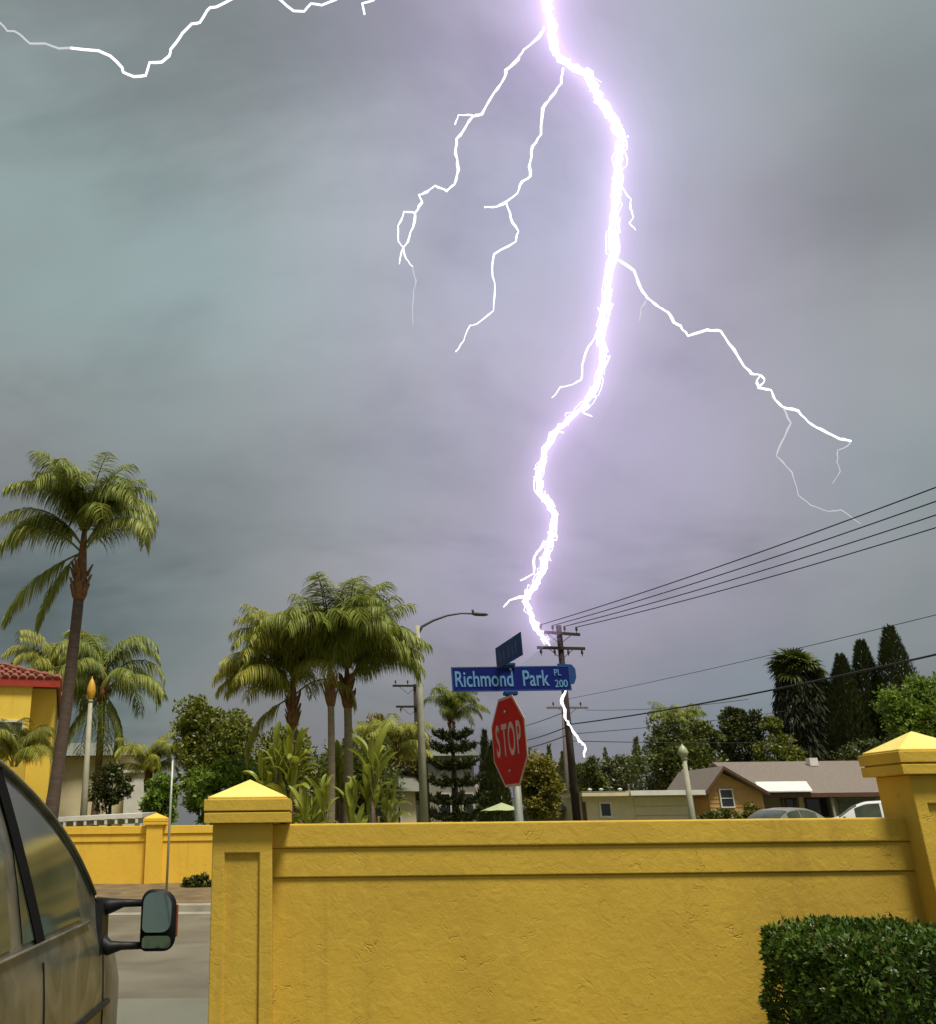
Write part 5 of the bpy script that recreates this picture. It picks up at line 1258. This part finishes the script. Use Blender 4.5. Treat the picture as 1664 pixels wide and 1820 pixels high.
# ------------------------------------------------------------------ lightning
def jag(path, amp, sub, rg):
    out_ = []
    for a, b in zip(path[:-1], path[1:]):
        for k in range(sub):
            u = k / sub; j = amp if k else amp * .25
            out_.append((a[0] + (b[0] - a[0]) * u + rg.uniform(-j, j), a[1] + (b[1] - a[1]) * u + rg.uniform(-j, j) * .6))
    out_.append(path[-1]); return out_
def bolt_tube(path, w0, w1, Y, O, seg=6, dY=0, rg=None, wj=.0):
    pts = [P(x, y, Y + dY) - O for x, y in path]; n = len(pts); rad = []
    for i, (x, y) in enumerate(path):
        wd = w0 + (w1 - w0) * i / (n - 1)
        if rg: wd *= 1 + rg.uniform(-wj, wj)
        rad.append(wd / 2 * mpp(x, y, Y))
    return MB().tube(pts, rad, seg)
def lightning():
    rg = random.Random(5); Y = 43.4
    O = P(975, 1150, Y); O.z = 9.9
    t = thing('lightning_bolt', 'brilliant white forked lightning bolt with violet glow striking behind street sign', 'lightning', O)
    main = [(1010, -620), (975, -480), (1000, -360), (968, -240), (985, -130), (966, -60), (972, -12), (973, 10), (978, 35), (979, 62), (988, 95), (1012, 115), (1042, 130), (1056, 158), (1072, 185), (1092, 212), (1106, 245), (1101, 280), (1095, 330), (1091, 380), (1089, 420), (1092, 455), (1081, 500), (1076, 545), (1068, 600), (1072, 640), (1060, 690), (1040, 720), (1010, 745), (985, 770), (968, 805), (956, 845), (957, 872), (975, 895), (988, 915), (980, 950), (970, 985), (966, 1010), (950, 1040), (932, 1065), (944, 1095), (954, 1120), (974, 1143)]
    W = lambda y: 9 if y < 120 else (11 if y < 640 else (8 if y < 1060 else 6))
    jm = jag(main, 2.2, 3, rg); pts = [P(x, y, Y) - O for x, y in jm]
    MB().tube(pts, [W(y) * rg.uniform(.62, 1.15) / 2 * mpp(x, y, Y) for x, y in jm], 8).build('main_channel', M['bolt'], t, True)
    for k in range(9):                                        # ragged filaments hugging the channel
        off = (-13, -9, -6, 6, 9, 12, 15, -11, 10)[k]
        fil = [(x + off * rg.uniform(.3, 1.1) * W(y) / 12.5, y + rg.uniform(-6, 6)) for x, y in jag(main, 3.5, 4, rg)]
        i = 0
        while i < len(fil) - 4:
            n_ = rg.randrange(4, 16); bolt_tube(fil[i:i + n_ + 1], 2.2, 1.2, Y, O, 5, 0, rg, .5).build('filament', M['bolt_b'], t) if len(fil[i:i + n_ + 1]) > 2 else None
            i += n_ + rg.randrange(2, 10)
    B1 = [(968, 49), (959, 65), (931, 88), (921, 105), (899, 125), (896, 139), (878, 165), (857, 202), (841, 207), (826, 228), (812, 246), (810, 274), (815, 302), (808, 327), (794, 339), (773, 330), (759, 341), (745, 346), (750, 360), (738, 378)]
    S1 = [(738, 378), (718, 376), (708, 401), (708, 429), (717, 439), (722, 460), (734, 474)]
    S2 = [(738, 378), (734, 404), (725, 430), (717, 439), (710, 469)]
    S3 = [(734, 474), (740, 499), (735, 527), (734, 578)]
    S4 = [(841, 205), (815, 204), (809, 221)]
    B2 = [(1001, 121), (998, 148), (980, 172), (965, 192), (962, 239), (947, 260), (942, 288), (943, 313), (928, 323), (919, 344), (900, 359), (908, 387), (922, 411), (917, 429), (878, 452), (875, 475), (880, 517), (877, 552), (847, 576), (836, 578), (824, 606), (810, 625)]
    S5 = [(900, 359), (884, 367), (861, 368)]
    B3 = [(1094, 458), (1127, 481), (1140, 514), (1150, 529), (1172, 546), (1188, 555), (1198, 573), (1210, 579), (1223, 597), (1257, 586), (1281, 588), (1305, 621), (1323, 651), (1336, 664), (1353, 667), (1346, 676), (1349, 689), (1371, 693), (1378, 710), (1391, 723), (1419, 730), (1437, 750), (1460, 763), (1493, 780), (1513, 784)]
    S6 = [(1353, 667), (1359, 676), (1349, 689)]
    S7 = [(1391, 723), (1406, 752), (1389, 787), (1380, 810), (1408, 839), (1419, 880), (1441, 898), (1474, 909), (1495, 906), (1530, 931)]
    S8 = [(1513, 784), (1506, 793), (1489, 800), (1488, 821), (1494, 838), (1480, 859)]
    S9 = [(1148, 535), (1139, 551), (1137, 570)]
    B4 = [(1072, 560), (1057, 600), (1046, 616), (1035, 649), (1033, 675), (1018, 683), (996, 688), (981, 707)]
    B5 = [(968, 962), (958, 978), (950, 989), (949, 1019), (925, 1032)]
    B6 = [(938, 1060), (925, 1061), (906, 1067), (895, 1079)]
    B7 = [(1097, 318), (1114, 346), (1122, 354), (1121, 371), (1126, 385), (1119, 396), (1130, 409)]
    B8 = [(1048, 722), (1036, 733), (1053, 740)]
    LOW = [(1001, 1186), (1007, 1206), (1006, 1226), (998, 1245), (1004, 1262), (1006, 1280), (1014, 1290), (1022, 1305), (1030, 1317), (1040, 1325), (1039, 1346)]
    for nm, pth, w0, w1, m in (('branch', B1, 7, 6, 'bolt_b'), ('branch', S1, 5, 3.2, 'bolt_b'), ('branch', S2, 5.5, 3, 'bolt_b'), ('branch', S3, 3.4, 2, 'bolt_f'), ('branch', S4, 5, 3, 'bolt_b'),
                               ('branch', B2, 7, 3, 'bolt_b'), ('branch', S5, 6, 4, 'bolt_b'), ('branch', B3, 5.5, 6, 'bolt_b'), ('branch', S6, 4.5, 4, 'bolt_b'), ('branch', S7, 4, 2, 'bolt_f'), ('branch', S8, 3.5, 1.6, 'bolt_f'),
                               ('branch', S9, 4.5, 2.4, 'bolt_f'), ('branch', B4, 5, 3.4, 'bolt_b'), ('branch', B5, 6, 4.5, 'bolt_b'), ('branch', B6, 7, 4, 'bolt_b'), ('branch', B7, 4, 3.5, 'bolt_b'), ('branch', B8, 4.5, 3.5, 'bolt_b'), ('lower_channel', LOW, 6, 7.5, 'bolt_b')):
        bolt_tube(jag(pth, 1.5, 3, rg), w0 * .74, w1 * .62, Y, O, 6, 0, rg, .38).build(nm, M[m], t, True)
    # glowing air round the channel
    def curve(q, n_=4):                                       # Catmull-Rom through the smoothed path
        o_ = []; q = [q[0]] + list(q) + [q[-1]]
        for a, b, c, d in zip(q[:-3], q[1:-2], q[2:-1], q[3:]):
            for k in range(n_):
                u = k / n_; o_.append(tuple(.5 * (2 * b[i] + (c[i] - a[i]) * u + (2 * a[i] - 5 * b[i] + 4 * c[i] - d[i]) * u * u + (3 * b[i] - a[i] - 3 * c[i] + d[i]) * u ** 3) for i in (0, 1)))
        return o_ + [q[-1]]
    sm = main
    for _ in range(2): sm = [sm[0]] + [((a[0] + 2 * b[0] + c[0]) / 4, (a[1] + 2 * b[1] + c[1]) / 4) for a, b, c in zip(sm[:-2], sm[1:-1], sm[2:])] + [sm[-1]]
    for k, (wd, st) in enumerate([(22 * 1.25 ** k_, .038 * .755 ** k_) for k_ in range(12)]):
        s_ = curve(sm if k < 4 else (sm[::2] + [sm[-1]] if k < 8 else sm[::4] + [sm[-1]]))
        mg = volglow('glow_%d' % k, (.80, .55, 1.0), st * .85)
        bolt_tube(s_, wd, wd * .75, Y, O, 12).build('glow', mg, t, True)
lightning()

def cloud_lightning():
    rg = random.Random(9); Y = 70
    O = P(240, 135, Y); t = thing('lightning_streak', 'thin white lightning streak dipping across the upper clouds away from main bolt', 'lightning', O)
    A = [(-25, 20), (0, 40), (13, 55), (25, 55), (38, 63), (53, 77), (80, 77), (105, 86), (126, 85)]
    Bq = [(126, 85), (175, 90), (196, 99), (217, 120), (219, 128), (238, 136), (259, 134), (266, 111), (288, 110), (301, 99), (303, 88), (313, 76), (324, 59), (341, 42), (355, 40), (368, 19), (374, 13), (385, 12), (412, -2), (445, -16), (480, -14), (499, 0), (522, 19), (541, 20), (553, 6), (572, 9), (595, 0), (620, -14), (665, 0), (644, 6), (648, 25)]
    bolt_tube(jag(A, .8, 2, rg), 3, 4, Y, O, 6).build('channel', M['bolt_f'], t, True)
    bolt_tube(jag(Bq, .8, 2, rg), 5, 3.6, Y, O, 6).build('channel', M['bolt_b'], t, True)
cloud_lightning()
